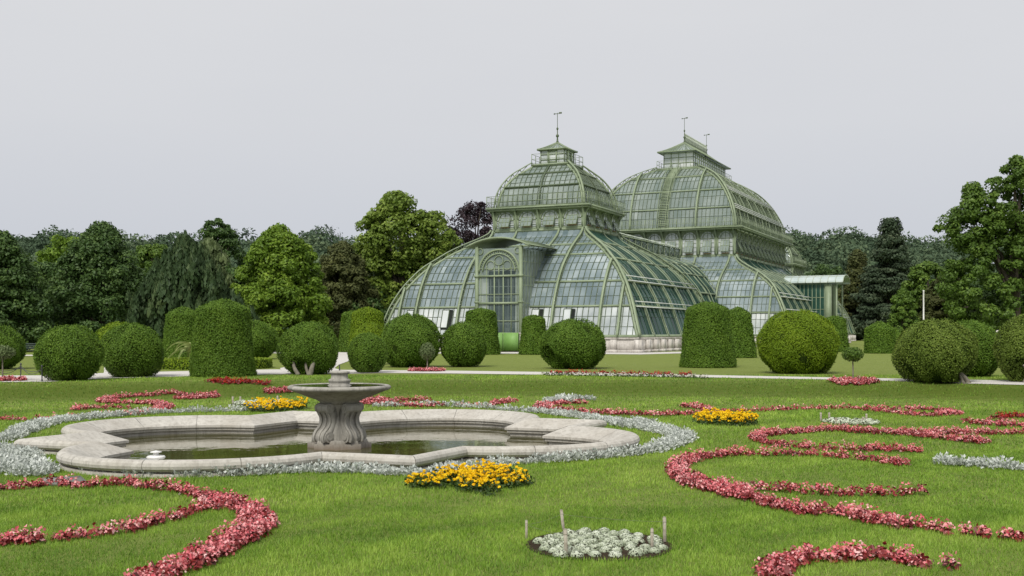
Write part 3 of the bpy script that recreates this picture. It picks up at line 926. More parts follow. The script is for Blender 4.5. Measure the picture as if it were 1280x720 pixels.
# side entrance of the great pavilion: glazed hall and pale barrel canopy
m = MB(); g = MB()
ua, ub = CU-2.3, CU+2.3
for u in (ua, ub):
    for k in range(9):
        v = -13.2 - .5*k; m.bar((u, v, .3), (u, v, 7.8), .07)
    for z in (1.5, 3.0, 4.5, 6.0, 7.7): m.bar((u, -13.0, z), (u, -17.4, z), .07)
    g.add([(u, -12.8, .3), (u, -17.3, .3), (u, -17.3, 7.8), (u, -12.8, 7.8)], [[0, 1, 2, 3]], 0, .5)
for k in range(10): m.bar((ua + .51*k, -17.4, .3), (ua + .51*k, -17.4, 7.8), .07)
g.add([(ua, -17.3, .3), (ub, -17.3, .3), (ub, -17.3, 7.8), (ua, -17.3, 7.8)], [[0, 1, 2, 3]], 0, .5)
for u in (ua, ub):
    m.box((u, -17.7, 3.85), (.5, .75, 7.7)); m.box((u, -18.7, 3.85), (.18, .18, 7.7))
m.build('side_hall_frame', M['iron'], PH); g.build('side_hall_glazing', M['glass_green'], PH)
c = MB(); an = np.linspace(0, pi, 15)
arc = np.stack([CU - 2.9*np.cos(an), 7.85 + 1.0*np.sin(an)], 1)
for k in range(14):
    for j in range(8):
        v0, v1 = -12.2 - .92*j, -12.2 - .92*(j+1)
        c.add([[arc[k, 0], v0, arc[k, 1]], [arc[k+1, 0], v0, arc[k+1, 1]], [arc[k+1, 0], v1, arc[k+1, 1]], [arc[k, 0], v1, arc[k, 1]]], [[0, 1, 2, 3]], 1, rng.uniform(.6, 1))
for j in range(9):
    P = np.stack([arc[:, 0], 0*an - 12.2 - .92*j, arc[:, 1]], 1)
    c.beam(P, [0, 1, 0], np.stack([-np.cos(an), 0*an, np.sin(an)], 1), .08, -.02, .06, 0)
for k in (0, 4, 7, 10, 14): c.bar((arc[k, 0], -12.2, arc[k, 1]), (arc[k, 0], -19.6, arc[k, 1]), .08, .08, 0)
c.build('side_canopy', [M['iron_pale'], glassmat('pale_canopy_glass', (.35, .43, .42), (.48, .57, .56), (.62, .70, .69), .2, .5)], PH)
# ------------------------------------------------------------------ fountain basin outline
FC = np.array([-3.384, 21.597, 0.0])          # centre of the basin
E1 = np.array([.931, .365]); E2 = np.array([-.365, .931])*.904
def basin_outline():
    pts = []
    c, R = 2.627, 2.385
    one = [(0, 5.713)]
    an = np.radians(np.linspace(126.9, -36.9, 30))
    quarter = [(c + R*cos(a), c + R*sin(a)) for a in an]
    loc = []
    for q in range(4):        # tip, then the lobe clockwise from it
        t = -q*pi/2
        rot = lambda p: (p[0]*cos(t) - p[1]*sin(t), p[0]*sin(t) + p[1]*cos(t))
        loc.append((rot((0, 5.713)), True))
        for p in quarter: loc.append((rot(p), False))
    return np.array([p for p, _ in loc]), [k for _, k in loc]
BL, BTIP = basin_outline()
BW = np.array([FC[:2] + E1*p[0] + E2*p[1] for p in BL])     # world, clockwise
def offset(poly, d):
    """inward offset by d (positive = towards the centre)"""
    n = len(poly)
    prv, nxt = np.roll(poly, 1, 0), np.roll(poly, -1, 0)
    a = poly - prv; b = nxt - poly
    a /= np.linalg.norm(a, axis=1, keepdims=True); b /= np.linalg.norm(b, axis=1, keepdims=True)
    na = np.stack([a[:, 1], -a[:, 0]], 1); nb = np.stack([b[:, 1], -b[:, 0]], 1)
    mm = na + nb; mm /= np.linalg.norm(mm, axis=1, keepdims=True)
    k = 1/np.clip((mm*na).sum(1), .45, 1)
    return poly + mm*(d*k)[:, None]
_in = offset(BW, .5)
if abs(np.linalg.norm(_in - FC[:2], axis=1).mean()) > np.linalg.norm(BW - FC[:2], axis=1).mean():
    BW = BW[::-1]; BTIP = BTIP[::-1]
HOLE = offset(BW, .26)


# ------------------------------------------------------------------ ground
def grow(a, b, step, far):
    core = list(np.arange(a, b + 1e-6, step)); s = step
    lo, hi = a, b; L_, R_ = [], []
    while lo > -far: s *= 1.35; lo -= s; L_.append(lo)
    s = step
    while hi < far: s *= 1.35; hi += s; R_.append(hi)
    return np.array(L_[::-1] + core + R_)
xs = np.unique(np.round(np.concatenate([grow(-30, 30, .6, 4000), np.arange(-9.8, 3.2, .18)]), 3))
ys = np.unique(np.round(np.concatenate([grow(6, 46, .5, 4000), np.arange(15.4, 27.8, .18)]), 3))
X, Y = np.meshgrid(xs, ys)
Z = H(X, Y)
hole = inpoly(X.ravel(), Y.ravel(), HOLE).reshape(X.shape)
Z = np.where(hole, -.55, Z)
# gentle unevenness of the turf
Z = Z + np.where(hole | (np.abs(X) > 60) | (Y > 80), 0, .012*(patchnoise(X, Y, .9) - .5))
gm = MB(); ny, nx = X.shape
idx = np.arange(ny*nx).reshape(ny, nx)
yc = (Y[:-1, :-1] + Y[1:, 1:])/2; xc_ = (X[:-1, :-1] + X[1:, 1:])/2
tb = np.clip((yc - ybank(xc_) + .2)/3.4, 0, 1); slope = np.where((np.abs(xc_) < 60), np.sin(pi*tb)**.7*1.0, 0)  # bank shade painted in as a tint, strongest mid-slope
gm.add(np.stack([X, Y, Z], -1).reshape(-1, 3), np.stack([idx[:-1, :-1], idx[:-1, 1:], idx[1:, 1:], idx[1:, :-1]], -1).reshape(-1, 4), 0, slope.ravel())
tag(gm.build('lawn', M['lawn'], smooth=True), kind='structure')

def strip(name, pl, pr_, mat, lift=.006, kind='structure'):
    """a sheet between two polylines laid on the terrain"""
    m = MB()
    a = resample(np.array(pl), .4); n = len(a)
    d = np.array(pr_); t0 = np.r_[0, np.cumsum(np.linalg.norm(np.diff(d, axis=0), axis=1))]
    b = np.stack([np.interp(np.linspace(0, t0[-1], n), t0, d[:, k]) for k in range(2)], 1)
    k = 7
    V = []
    for i in range(n):
        for j in range(k):
            p = a[i] + (b[i]-a[i])*j/(k-1)
            V.append([p[0], p[1], float(H(p[0], p[1])) + lift + .006])
    V = np.array(V)
    I = np.arange(n*k).reshape(n, k)
    m.add(V, np.stack([I[:-1, :-1], I[1:, :-1], I[1:, 1:], I[:-1, 1:]], -1).reshape(-1, 4))
    return tag(m.build(name, mat, smooth=True), kind=kind)

def up(pts): return [gp(x, y, UP)[:2] for x, y in pts]
# main path across the garden
near = up([(-120, 479), (60, 477.5), (130, 473.5), (240, 470.5), (340, 468), (420, 467.5), (480, 466.5), (560, 467), (700, 469), (880, 472), (1050, 475), (1180, 478), (1300, 480)])
far = up([(-120, 470), (60, 469.5), (130, 466.5), (240, 464), (340, 462), (420, 462.5), (480, 463), (560, 463.5), (700, 465.5), (880, 469), (1050, 472.3), (1180, 474.5), (1300, 476.5)])
strip('gravel_path', near, far, M['gravel'])
strip('gravel_path', up([(352, 464.5), (350, 460.5), (372, 456), (394, 451.5), (402, 446), (396, 441.5)]), up([(432, 464.5), (418, 460.5), (424, 456), (436, 451.5), (440, 446), (436, 441.5)]), M['gravel'], .010)
strip('gravel_path', up([(118, 472), (130, 466), (130, 459)]), up([(150, 471), (150, 465), (142, 459)]), M['gravel'], .010)
strip('gravel_path', up([(200, 441.6), (700, 442.2), (800, 443.2), (900, 440.5)]), up([(200, 440), (700, 440.2), (800, 440.9), (900, 438.5)]), M['gravel'], .008)
strip('gravel_path', up([(-80, 445.5), (60, 445)]), up([(-80, 443.8), (60, 443.6)]), M['gravel'], .008)

# ------------------------------------------------------------------ stone basin
def coping():
    prof = [(.06, -.05), (.06, .055), (.03, .065), (-.03, .085), (-.075, .12), (-.085, .165), (-.07, .21), (-.03, .243), (.03, .255), (.08, .25), (.50, .065), (.50, .015), (.46, .005), (.46, -.045), (.40, -.06), (.40, -.5)]
    offs = {}
    rings = []
    for d, z in prof:
        o = offset(BW, d); rings.append(np.column_stack([o, np.full(len(o), z)]))
    n = len(BW); m = MB()
    # arc length to find the joints between the stones
    L = np.r_[0, np.cumsum(np.linalg.norm(np.diff(np.vstack([BW, BW[:1]]), axis=0), axis=1))]
    joints = set()
    last = 0
    for i in range(n):
        if L[i] - last > 1.25: joints.add(i); last = L[i]
    for i in range(n):
        j = (i+1) % n
        t0 = 0.010/max(.05, L[i+1]-L[i]) if i in joints else 0
        for k in range(len(prof)-1):
            a, b = rings[k][i], rings[k][j]; c, d = rings[k+1][j], rings[k+1][i]
            a2 = a + (b-a)*t0; d2 = d + (c-d)*t0
            m.add([a2, b, c, d2], [[0, 1, 2, 3]], 0)
            if t0:
                inn = np.array([0, 0, -.012])
                m.add([a + inn, a2 + inn, d2 + inn, d + inn], [[0, 1, 2, 3]], 1)
    # lower footing
    for d0, d1, z0, z1 in ((-.045, -.045, -.05, .045), (-.045, .07, .045, .055)):
        A = offset(BW, d0); B = offset(BW, d1)
        for i in range(n):
            j = (i+1) % n
            m.add([[*A[i], z0], [*A[j], z0], [*B[j], z1], [*B[i], z1]], [[0, 1, 2, 3]], 0)
    return m
bas = thing('fountain_basin', 'large lobed pale stone basin with pointed corners holding dark still water', 'basin', (0, 0, 0))
coping().build('coping', [M['coping'], M['joint']], bas)
wm = bpy.data.meshes.new('water'); bmw = bmesh.new()
vs = [bmw.verts.new((p[0], p[1], -.12)) for p in offset(BW, .37)]
fc = bmw.faces.new(vs); bmesh.ops.triangulate(bmw, faces=[fc]); bmesh.ops.recalc_face_normals(bmw, faces=bmw.faces)
if sum(f_.normal.z for f_ in bmw.faces) < 0: bmesh.ops.reverse_faces(bmw, faces=bmw.faces)
bmw.to_mesh(wm); bmw.free(); wm.materials.append(M['water'])
wo = bpy.data.objects.new('water', wm); COL.objects.link(wo); tag(wo, kind='structure')

# ------------------------------------------------------------------ fountain
fo = thing('fountain', 'weathered stone fountain with wide shallow bowl on a scrolled pedestal in the basin', 'fountain', (FC[0], FC[1], -.10), radians(3)); fo.scale = (1.075, 1.075, 1.0)
m = MB()
m.lathe([(.0, .80), (.33, .84), (.36, .88), (.42, .92), (.62, 1.0), (.80, 1.075), (.86, 1.10), (.905, 1.115), (.935, 1.145), (.935, 1.175), (.90, 1.20), (.86, 1.205), (.84, 1.19), (.5, 1.12), (.2, 1.10), (.0, 1.10)], (0, 0, 0), 56)
m.build('bowl', M['pedestal'], fo, True)
m = MB(); m.fan((0, 0, 1.194), np.array([[.845*cos(a), .845*sin(a), 1.194] for a in np.arange(0, 2*pi, pi/20)])); m.build('bowl_water', M['dark_water'], fo)
m = MB()
m.lathe([(.215, 1.10), (.215, 1.20), (.19, 1.215), (.185, 1.26), (.20, 1.275), (.20, 1.31), (.155, 1.33), (.15, 1.41), (.165, 1.425), (.185, 1.44), (.185, 1.465), (.13, 1.48), (.0, 1.49)], (0, 0, 0), 28)
m.build('top_drum', M['pedestal'], fo, True)
m = MB(); m.tube([(0, 0, 1.47), (0, 0, 1.60)], [.014, .008], 8); m.build('nozzle', M['steel'], fo)
m = MB()   # octagonal core with a waist
m.lathe([(.34, .06), (.34, .26), (.31, .36), (.27, .50), (.245, .62), (.26, .72), (.31, .80), (.33, .86)], (0, 0, 0), 8, rz=pi/8)
# four scroll brackets on the diagonals
for q in range(4):
    a = pi/4 + q*pi/2
    er = np.array([cos(a), sin(a), 0]); et = np.array([-sin(a), cos(a), 0])
    S = catmull([(.33, .84), (.385, .78), (.37, .70), (.315, .60), (.305, .50), (.345, .40), (.435, .30), (.475, .20), (.46, .12)], 60)
    Pm = np.array([er*r_ + np.array([0, 0, z]) for r_, z in S])
    T = np.gradient(Pm, axis=0); T /= np.linalg.norm(T, axis=1, keepdims=True)
    Nn = np.cross(T, et); Nn *= np.sign((Nn @ er).mean())
    m.beam(Pm, et, Nn, .31, -.16, .0)
    for s_ in (-1, 1): m.beam(Pm + et*s_*.13, et, Nn, .05, .0, .035)
    m.beam(Pm, et, Nn, .06, .0, .018)
    for (cr, cz, rr) in ((.345, .765, .09), (.365, .21, .105)):
        c0 = er*cr + np.array([0, 0, cz])
        m.tube([c0 - et*.175, c0 + et*.175], rr, 16); m.tube([c0 - et*.192, c0 + et*.192], rr*.55, 12)
m.build('pedestal', M['pedestal'], fo)
m = MB()
for r0, r1, z0, z1 in ((.58, .58, -.3, .075), (.52, .50, .075, .145)):
    for off in (0, pi/4):
        m.lathe([(r0, z0), (r1, z1), (.0, z1 + (.004 if off else 0))], (0, 0, 0), 4, rz=off)
m.build('base_step', M['pedestal'], fo)
# white floating fixture
c = gp(195, 571.5, -.12)
fl = MB(); fl.lathe([(.0, -.03), (.16, -.02), (.17, .0), (.15, .025), (.05, .035), (.05, .08), (.10, .085), (.10, .10), (.0, .125)], (0, 0, 0), 20)
tag(fl.build('float', M['white_paint'], None, True, loc=tuple(c)), 'small white disc shaped float lying on the basin water', 'float')
# flat slab in the grass
c0 = gp(80, 603); m = MB(); m.box((0, 0, .02), (.52, .62, .05)); o = m.build('stone_slab', M['slab'], None, loc=(c0[0], c0[1], 0)); o.rotation_euler = (0, 0, .5)
tag(o, 'flat grey stone slab set in the grass beside the silver border', 'stone slab')

# ------------------------------------------------------------------ topiary
def surf_core(prof, seg=36):
    m = MB(); m.lathe(prof, (0, 0, 0), seg); return m

def topiary(name, label, Yc, xc, prof, mat, cat='topiary', zb=None, leaf=None, rough=.03, trunks=None, bites=None, dens=1.0, group=None, spiky=0.35):
    """clipped bush: lathe profile (r, z) dressed with small leaves"""
    zb = float(H(xc, Yc)) if zb is None else zb
    t = thing(name, label, cat, (xc, Yc, zb), 0, group)
    pr = resample(np.array(prof, float), .05)
    s = (leaf or .050) * max(1.0, Yc/46)
    # sample by area
    seg = np.linalg.norm(np.diff(pr, axis=0), axis=1) * (pr[1:, 0] + pr[:-1, 0])/2*2*pi
    area = seg.sum(); n = int(min(48000, area / (s*s*.50) * 2.3 * dens))
    k = rng.choice(len(seg), n, p=seg/area); u = rng.random(n)
    rz = pr[k]*(1-u)[:, None] + pr[k+1]*u[:, None]
    dt = pr[k+1]-pr[k]; nn = np.stack([dt[:, 1], -dt[:, 0]], 1); nn /= np.linalg.norm(nn, axis=1, keepdims=True)+1e-9
    th = rng.uniform(0, 2*pi, n)
    R = rz[:, 0].copy()
    ph = rng.uniform(0, 6, 4)
    rmax = pr[:, 0].max()
    lump = rough*rmax*(np.sin(3*th+ph[0]+rz[:, 1]*2) + np.sin(5*th+ph[1]-rz[:, 1]*3.1) + .8*np.sin(9*th+ph[2]+rz[:, 1]*6))
    lump += rng.normal(0, .012 + .010*rmax, n)
    P = np.stack([(R + nn[:, 0]*lump)*np.cos(th), (R + nn[:, 0]*lump)*np.sin(th), rz[:, 1] + nn[:, 1]*lump], 1)
    Nn = np.stack([nn[:, 0]*np.cos(th), nn[:, 0]*np.sin(th), nn[:, 1]], 1)
    tin = np.clip(.45 + rng.normal(0, .13, n) + .07*np.sin(4*th+ph[3]+3*rz[:, 1]), 0, 1)
    keep = P[:, 2] > .02
    for (ba, bz, br) in (bites or []):
        c = np.array([rmax*cos(ba), rmax*sin(ba), bz]); d = np.linalg.norm(P - c, axis=1)
        ins = d < br
        pull = .62 + .38*np.clip(d[ins]/br, 0, 1)**1.5 + rng.normal(0, .03, ins.sum())
        P[ins, :2] *= pull[:, None]; tin[ins] = np.clip(tin[ins]-.12, 0, 1)
        keep &= ~(ins & (rng.random(n) < .25))
    P, Nn, tin = P[keep], Nn[keep], tin[keep]
    jit = Nn + rng.normal(0, .55, P.shape)
    m = MB(); m.quads(leafquads(P, jit, s*1.25, s*.72), 0, tin)
    # sprigs that stand out of the clipped surface
    ns = int(len(P)*.05*spiky/.35)
    kk = rng.choice(len(P), ns); d = Nn[kk] + rng.normal(0, .3, (ns, 3)); d[:, 2] += .5
    side = np.cross(d, rng.normal(size=(ns, 3))); side /= np.linalg.norm(side, axis=1, keepdims=True); d /= np.linalg.norm(d, axis=1, keepdims=True)
    l = rng.uniform(.6, 1.5, ns)[:, None]*s*1.2
    b = P[kk]
    m.quads(np.stack([b, b + d*l*.5 + side*s*.2, b + d*l, b + d*l*.5 - side*s*.2], 1), 0, np.clip(tin[kk]+.2, 0, 1))
    m.build('crown', M[mat], t)
    cp = np.array(prof, float)*[.945, 1.0]; cp[:, 1] = cp[:, 1]*.975
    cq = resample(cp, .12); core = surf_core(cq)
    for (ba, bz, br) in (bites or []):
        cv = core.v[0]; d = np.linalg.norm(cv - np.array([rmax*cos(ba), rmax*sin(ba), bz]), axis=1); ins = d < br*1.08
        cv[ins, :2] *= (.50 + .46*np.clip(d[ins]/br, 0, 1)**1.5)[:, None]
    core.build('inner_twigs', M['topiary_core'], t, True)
    if trunks:
        tm = MB()
        for P_, R_ in trunks: tm.tube(catmull(P_, 14), np.linspace(R_[0], R_[1], len(catmull(P_, 14))), 8)
        tm.build('trunk', M['bark_pale'], t, True)
    return t

def ballprof(r, h, flat=.10, pw=1.0):
    """nearly round ball of height h, cut off flat at the ground"""
    a0 = -pi/2 + flat*pi
    an = np.linspace(a0, pi/2, 26)
    zz = np.sin(an); z = (zz - zz[0])/(1 - zz[0])*h
    return [(max(.001, r*np.cos(a)**pw), max(.0, q)) for a, q in zip(an, z)]

def coneprof(r0, r1, h1, h2):
    return [(r0*.97, 0), (r0, .06), (r0 + (r1-r0)*.5, h1*.5), (r1, h1*.985), (r1*.96, h1), (r1*.55, h1 + (h2-h1)*.55), (r1*.2, h1+(h2-h1)*.92), (.001, h2)]

def ball(label, x0, x1, ytop, ybase, mat='topiary', name='topiary_ball', Yover=None, flat=.11, **kw):
    Yf = F*(EYE-UP)/(ybase-HY)
    wpx = x1-x0
    Yc = Yover or (Yf / (1 - .32*wpx/F))
    if not Yover: Yc = Yf + .30*wpx/F*Yf
    r = wpx/2/F*Yc; xc = ((x0+x1)/2-640)/F*Yc
    zb = float(H(xc, Yc))
    h = hz(ytop, Yc) - zb
    return topiary(name, label, Yc, xc, ballprof(r, h, flat, kw.pop('pw', .95)), mat, zb=zb, **kw)

def cone(label, x0, x1, t0, t1, yrim, ytop, ybase, mat='topiary', Yover=None, **kw):
    Yf = F*(EYE-UP)/(ybase-HY)
    Yc = Yover or Yf + .40*(x1-x0)/F*Yf
    r0 = (x1-x0)/2/F*Yc; r1 = (t1-t0)/2/F*Yc; xc = ((x0+x1)/2-640)/F*Yc
    zb = float(H(xc, Yc))
    return topiary('topiary_cone', label, Yc, xc, coneprof(r0, r1, hz(yrim, Yc)-zb, hz(ytop, Yc)-zb), mat, zb=zb, rough=.012, **kw)

ball('big clipped ball cut by the left edge, behind the chain fence', -46, 28, 408, 462)
ball('shaggy topped clipped ball right of the chain fence', 48, 126, 409, 476.5, 'topiary', spiky=1.2)
ball('pale clipped ball mostly hidden behind the smooth dark ball', 119, 178, 404, 457, 'topiary_bright', flat=.14)
ball('smooth dark clipped ball left of the tall tapered yew columns', 128, 203, 406, 472, 'topiary', flat=.15)
cone('tapered yew column behind the palm, partly hidden by the biggest column', 203, 256, 209, 250, 393, 384, 450, 'topiary')
cone('biggest dark tapered yew column with a shaggy conical cap', 239, 318, 249, 312, 386, 375, 471.5, 'topiary', spiky=.7)
ball('clipped ball peeking out right of the biggest yew column', 284, 346, 402, 449.5, 'topiary')
ball('clipped round bush with pale forked trunks showing at its foot', 350, 423, 404, 468.5, 'topiary', flat=.13, bites=[(-1.75, .25, .5)],
     trunks=[([(-.25, -.95, 0), (-.42, -.9, .3), (-.5, -.7, .6)], (.09, .05)), ([(.22, -1.0, 0), (.30, -.95, .35), (.42, -.72, .7)], (.11, .06)), ([(.16, -.98, 0), (.05, -.92, .3), (0, -.7, .6)], (.07, .04))])
cone('slim far yew column left of a paler capped column', 423, 462, 429, 458, 392, 389, 440.5, 'topiary')
cone('pale capped yew column behind two small clipped balls', 436, 483, 441, 478, 391, 384, 444, 'topiary_bright')
ball('small pale ball tucked behind the small egg shaped bush', 443, 484, 404, 456, 'topiary_bright')
ball('small egg shaped clipped bush right of the fountain top', 436, 483, 417, 466.5, 'topiary', flat=.12)
ball('large clipped ball behind the slender standard tree near the greenhouse left end', 476, 550, 394, 459.5, 'topiary', flat=.14)
ball('clipped ball in front of the yew column left of the portal', 552, 608, 404, 459, 'topiary')
cone('yew column left of the greenhouse portal', 577, 625, 584, 620, 390, 386, 443.5, 'topiary')
cone('short yew column right of the greenhouse portal', 649, 685, 655, 682, 398, 394, 443.5, 'topiary')
ball('clipped ball with a ragged gap low on its left side', 676, 757, 401, 461.5, 'topiary', bites=[(pi+.5, .55, .62), (pi+.9, .25, .5)], flat=.13)
cone('broad smooth yew column in front of the greenhouse right flank', 850, 919, 857, 908, 386, 378, 460, 'topiary')
cone('yew column half hidden behind the broad smooth column', 900, 945, 906, 936, 392, 384, 447.5, 'topiary')
ball('bright lime green clipped ball, the largest in the row', 950, 1045, 391, 467.5, 'topiary_bright', flat=.14, spiky=.9, pw=.8)
cone('dark yew column behind the lime green ball', 1026, 1061, 1031, 1056, 399, 395, 440, 'topiary')
cone('low wide yew drum with a flat conical top', 1081, 1119, 1082, 1117, 411, 402, 442, 'topiary')
ball('small ball half hidden right of the low wide yew drum', 1095, 1129, 412, 440, 'topiary')
ball('dry brownish clipped ball with a leaning bare trunk', 1121, 1217, 402, 485, 'topiary_brown', flat=.14, rough=.035, Yover=37.4, bites=[(-.9, .2, .5)], pw=.9,
     trunks=[([(.86, -.70, -.05), (.72, -.66, .18), (.5, -.5, .4)], (.085, .06)), ([(.66, -.78, -.05), (.55, -.70, .25)], (.06, .045))])
ball('green clipped ball behind the dry brownish one', 1176, 1249, 402, 473, 'topiary', Yover=41.5)
ball('clipped ball with open woody base cut by the right edge', 1248, 1330, 394, 481, 'topiary_brown', Yover=37.2, flat=.17, bites=[(-2.3, .3, .6)],
     trunks=[([(-.5, -.6, -.05), (-.42, -.7, .3), (-.6, -.8, .6)], (.10, .06))])

# mini standard trees with pink collars
def standard(label, px, ypx, ctop, cbot, w, mat='leaf_mid', Y=None):
    Y = Y or F*(EYE-UP)/(ypx-HY); x = (px-640)/F*Y; zb = float(H(x, Y))
    t = thing('standard_tree', label, 'tree', (x, Y, zb))
    z1, z0 = hz(ctop, Y)-zb, hz(cbot, Y)-zb; r = w/2/F*Y
    n = 1500; d = rng.normal(size=(n, 3)); d /= np.linalg.norm(d, axis=1, keepdims=True)
    rr = rng.uniform(.55, 1.08, n)[:, None]
    P = d*rr*[r, r, (z1-z0)/2] + [0, 0, (z0+z1)/2]
    m = MB(); m.quads(leafquads(P, d + rng.normal(0, .6, d.shape), .075, .045), 0, np.clip(rng.normal(.5, .2, n), 0, 1)); m.build('crown', M[mat], t)
    m = MB(); m.tube([(0, 0, 0), (.01, 0, z0*.5), (0, 0, z0+.05)], [.032, .026, .022], 8)
    for k in range(5):
        a = k*1.26; m.tube([(0, 0, z0), (r*.5*cos(a), r*.5*sin(a), (z0+z1)/2)], [.016, .006], 5)
    m.build('trunk', M['bark_pale'], t)
    return x, Y, zb
STD = [standard('slender little standard tree left of the big greenhouse-side ball, far and thin', 534, 464, 428.5, 450, 19, 'leaf_willow'),
       standard('little standard tree on a pale stem right of the lime green ball', 1066, 476.5, 434, 452, 26, 'leaf_mid'),
       standard('spindly standard tree with sparse flat crown at the left edge', 3, 476, 432, 449, 30, 'leaf_willow')]

# ------------------------------------------------------------------ trees
def crownR(kind, t):
    if kind == 'round': return np.sin(pi*np.clip(.10 + .86*t, 0, 1))**.6
    if kind == 'egg': return np.clip((1-t)**.52*np.minimum(1, (t/.16 + .25)**.5), 0, 1)*1.12
    if kind == 'cone': return np.clip((1-t)**.85*np.minimum(1, t/.08 + .4), 0, 1)
    if kind == 'tall': return np.sin(pi*np.clip(.18 + .79*t, 0, 1))**.8
    return np.ones_like(t)

def crownpts(kind, h0, h1, R, ncl, per, crad, lean=0.0, squash=.75, inner=.35, irregular=.2, off=(0, 0)):
    t = rng.beta(1.15, 1.15, ncl) if kind != 'cone' else rng.beta(1.0, 1.5, ncl)
    a = rng.uniform(0, 2*pi, ncl); ph = rng.uniform(0, 6, 3)
    rad = crownR(kind, t)*R*(1 + irregular*(np.sin(2*a+ph[0]+4*t) + .7*np.sin(5*a+ph[1]-7*t))/1.7)
    q = np.sqrt(rng.uniform(inner**2, 1, ncl))
    cr = crad*rng.uniform(.42, 1.3, ncl)
    C = np.stack([off[0] + np.maximum(0, rad-cr*.5)*q*np.cos(a), off[1] + np.maximum(0, rad-cr*.5)*q*np.sin(a), h0 + (h1-h0-cr*.4)*t], 1)
    n = ncl*per; k = np.repeat(np.arange(ncl), per)
    d = rng.normal(size=(n, 3)); d[:, 2] += .35; d /= np.linalg.norm(d, axis=1, keepdims=True)
    rr = (rng.uniform(.25, 1, n)**.45)
    P = C[k] + d*(cr[k]*rr)[:, None]*[1, 1, squash]
    ct = rng.normal(0, .14, ncl)
    tin = np.clip(.42 + ct[k] + rng.normal(0, .17, n) + .10*d[:, 2], 0, 1)
    if squash > 1.2:      # flame shaped upright shoots
        P[:, :2] = C[k][:, :2] + (P - C[k])[:, :2]*np.clip(.95 - .75*d[:, 2], .12, 1.2)[:, None]
    return C, P, d, tin

def tree(name, label, px, wpx, top, Y, mat, kind='egg', ncl=120, per=90, crad=.16, leaf=.42, h0=.06, tr=.30, group='trees behind the garden', trunkmat='bark', cat='tree', inner=.35, irregular=.2, squash=.75, aspect=.62, lobes=None, vert=False, ground=UP, droop=.0):
    leaf = leaf*.72; per = int(per*1.4); ncl = int(ncl*1.5)
    x = (px-640)/F*Y; h = hz(top, Y) - ground; R = wpx/2/F*Y*1.08
    t = thing(name, label, cat, (x, Y, ground), 0, group)
    m = MB(); CC = []
    parts = lobes or [(0, 0, h0, 1.0, 1.0, 1.0)]
    for (ox, oy, a, b, rs, ns) in parts:
        C, P, d, tin = crownpts(kind, h*a, h*b, R*rs, int(ncl*ns), per, R*crad, irregular=irregular, squash=squash, inner=inner, off=(ox*R, oy*R))
        nn = d*1.2 + rng.normal(0, .6, d.shape)
        if vert:
            r = rng.normal(size=d.shape)*[.35, .35, 1] ; A = np.array([0, 0, 1.]) + rng.normal(0, .28, d.shape); A /= np.linalg.norm(A, axis=1, keepdims=True)
            B = np.cross(A, d); B /= np.linalg.norm(B, axis=1, keepdims=True)+1e-9
            l = leaf*rng.uniform(.7, 1.6, len(P))[:, None]; w = l*.28
            m.quads(np.stack([P-A*l*.5, P+B*w-A*l*.1, P+A*l*.7, P-B*w-A*l*.1], 1), 0, tin)
        else:
            nn[:, 2] += .35
            m.quads(leafquads(P, nn, leaf, leaf*aspect, droop), 0, tin)
        CC.append(C)
    m.build('crown', M[mat], t)
    C = np.vstack(CC)
    tm = MB(); r0 = max(.18, tr*h/14)
    tm.tube([(0, 0, -.1), (.1*r0, 0, h*.08), (0, .2*r0, h*.35), (.3*r0, 0, h*.6), (0, 0, h*.86)], [r0*1.35, r0, r0*.75, r0*.5, r0*.12], 9)
    far_ = C[rng.permutation(len(C))[:16]]
    for c in far_:
        if c[2] < h*.15: continue
        s = np.array([0, 0, max(h*.10, c[2]*rng.uniform(.45, .7))])
        mid = s + (c-s)*.5 + [0, 0, .06*h]
        tm.tube([s, mid, c], [r0*.4, r0*.25, r0*.07], 6)
    tm.build('trunk', M[trunkmat], t)
    return t

tree('broadleaf_tree', 'dark dense broadleaf tree cut by the left edge', 0, 122, 291, 92, 'leaf_deep', 'egg', 190, 120, .2, .40, .03)
tree('broadleaf_tree', 'light green tree top behind the two dark left trees', 82, 100, 296, 125, 'leaf_bright', 'round', 110, 90, .2, .5, .1)
tree('broadleaf_tree', 'tall dark dense tree with pointed crown behind the shaggy ball', 128, 138, 280, 101, 'leaf_deep', 'egg', 240, 130, .18, .42, .04)
tree('broadleaf_tree', 'dull green tree crown between the dark pointed tree and the yew', 190, 90, 305, 128, 'leaf_mid', 'round', 110, 90, .2, .5, .05)
tree('yew_tree', 'broad almost black yew with upright feathery shoots', 232, 142, 304, 84, 'leaf_yew', 'egg', 260, 120, .13, .45, .01, vert=True, irregular=.28, squash=1.7)
tree('broadleaf_tree', 'greyish pale green willow-like crown behind the black yew', 262, 84, 299, 104, 'leaf_willow', 'egg', 120, 110, .18, .38, .1, vert=True)
tree('broadleaf_tree', 'tall narrow deep green tree top rising behind the pale crown', 273, 66, 274, 136, 'leaf_deep', 'round', 150, 90, .22, .5, .1)
tree('broadleaf_tree', 'bright green maple-like tree with pointed crown left of centre', 350, 138, 283, 95, 'leaf_bright', 'egg', 260, 120, .16, .42, .05, droop=.2)
tree('broadleaf_tree', 'brownish dark tree between the bright maple and the tall plane', 428, 104, 303, 108, 'leaf_brown', 'egg', 170, 110, .18, .42, .05)
tree('plane_tree', 'tall airy yellow-green plane tree left of the palm house', 503, 118, 239, 113, 'leaf_plane', 'tall', 150, 100, .19, .52, .12, .42, irregular=.3, inner=.3,
     lobes=[(-.12, 0, .48, 1.0, .85, .6), (.62, .1, .42, .88, .55, .3), (-.5, 0, .12, .76, .65, .45), (.3, 0, .05, .6, .85, .45)])
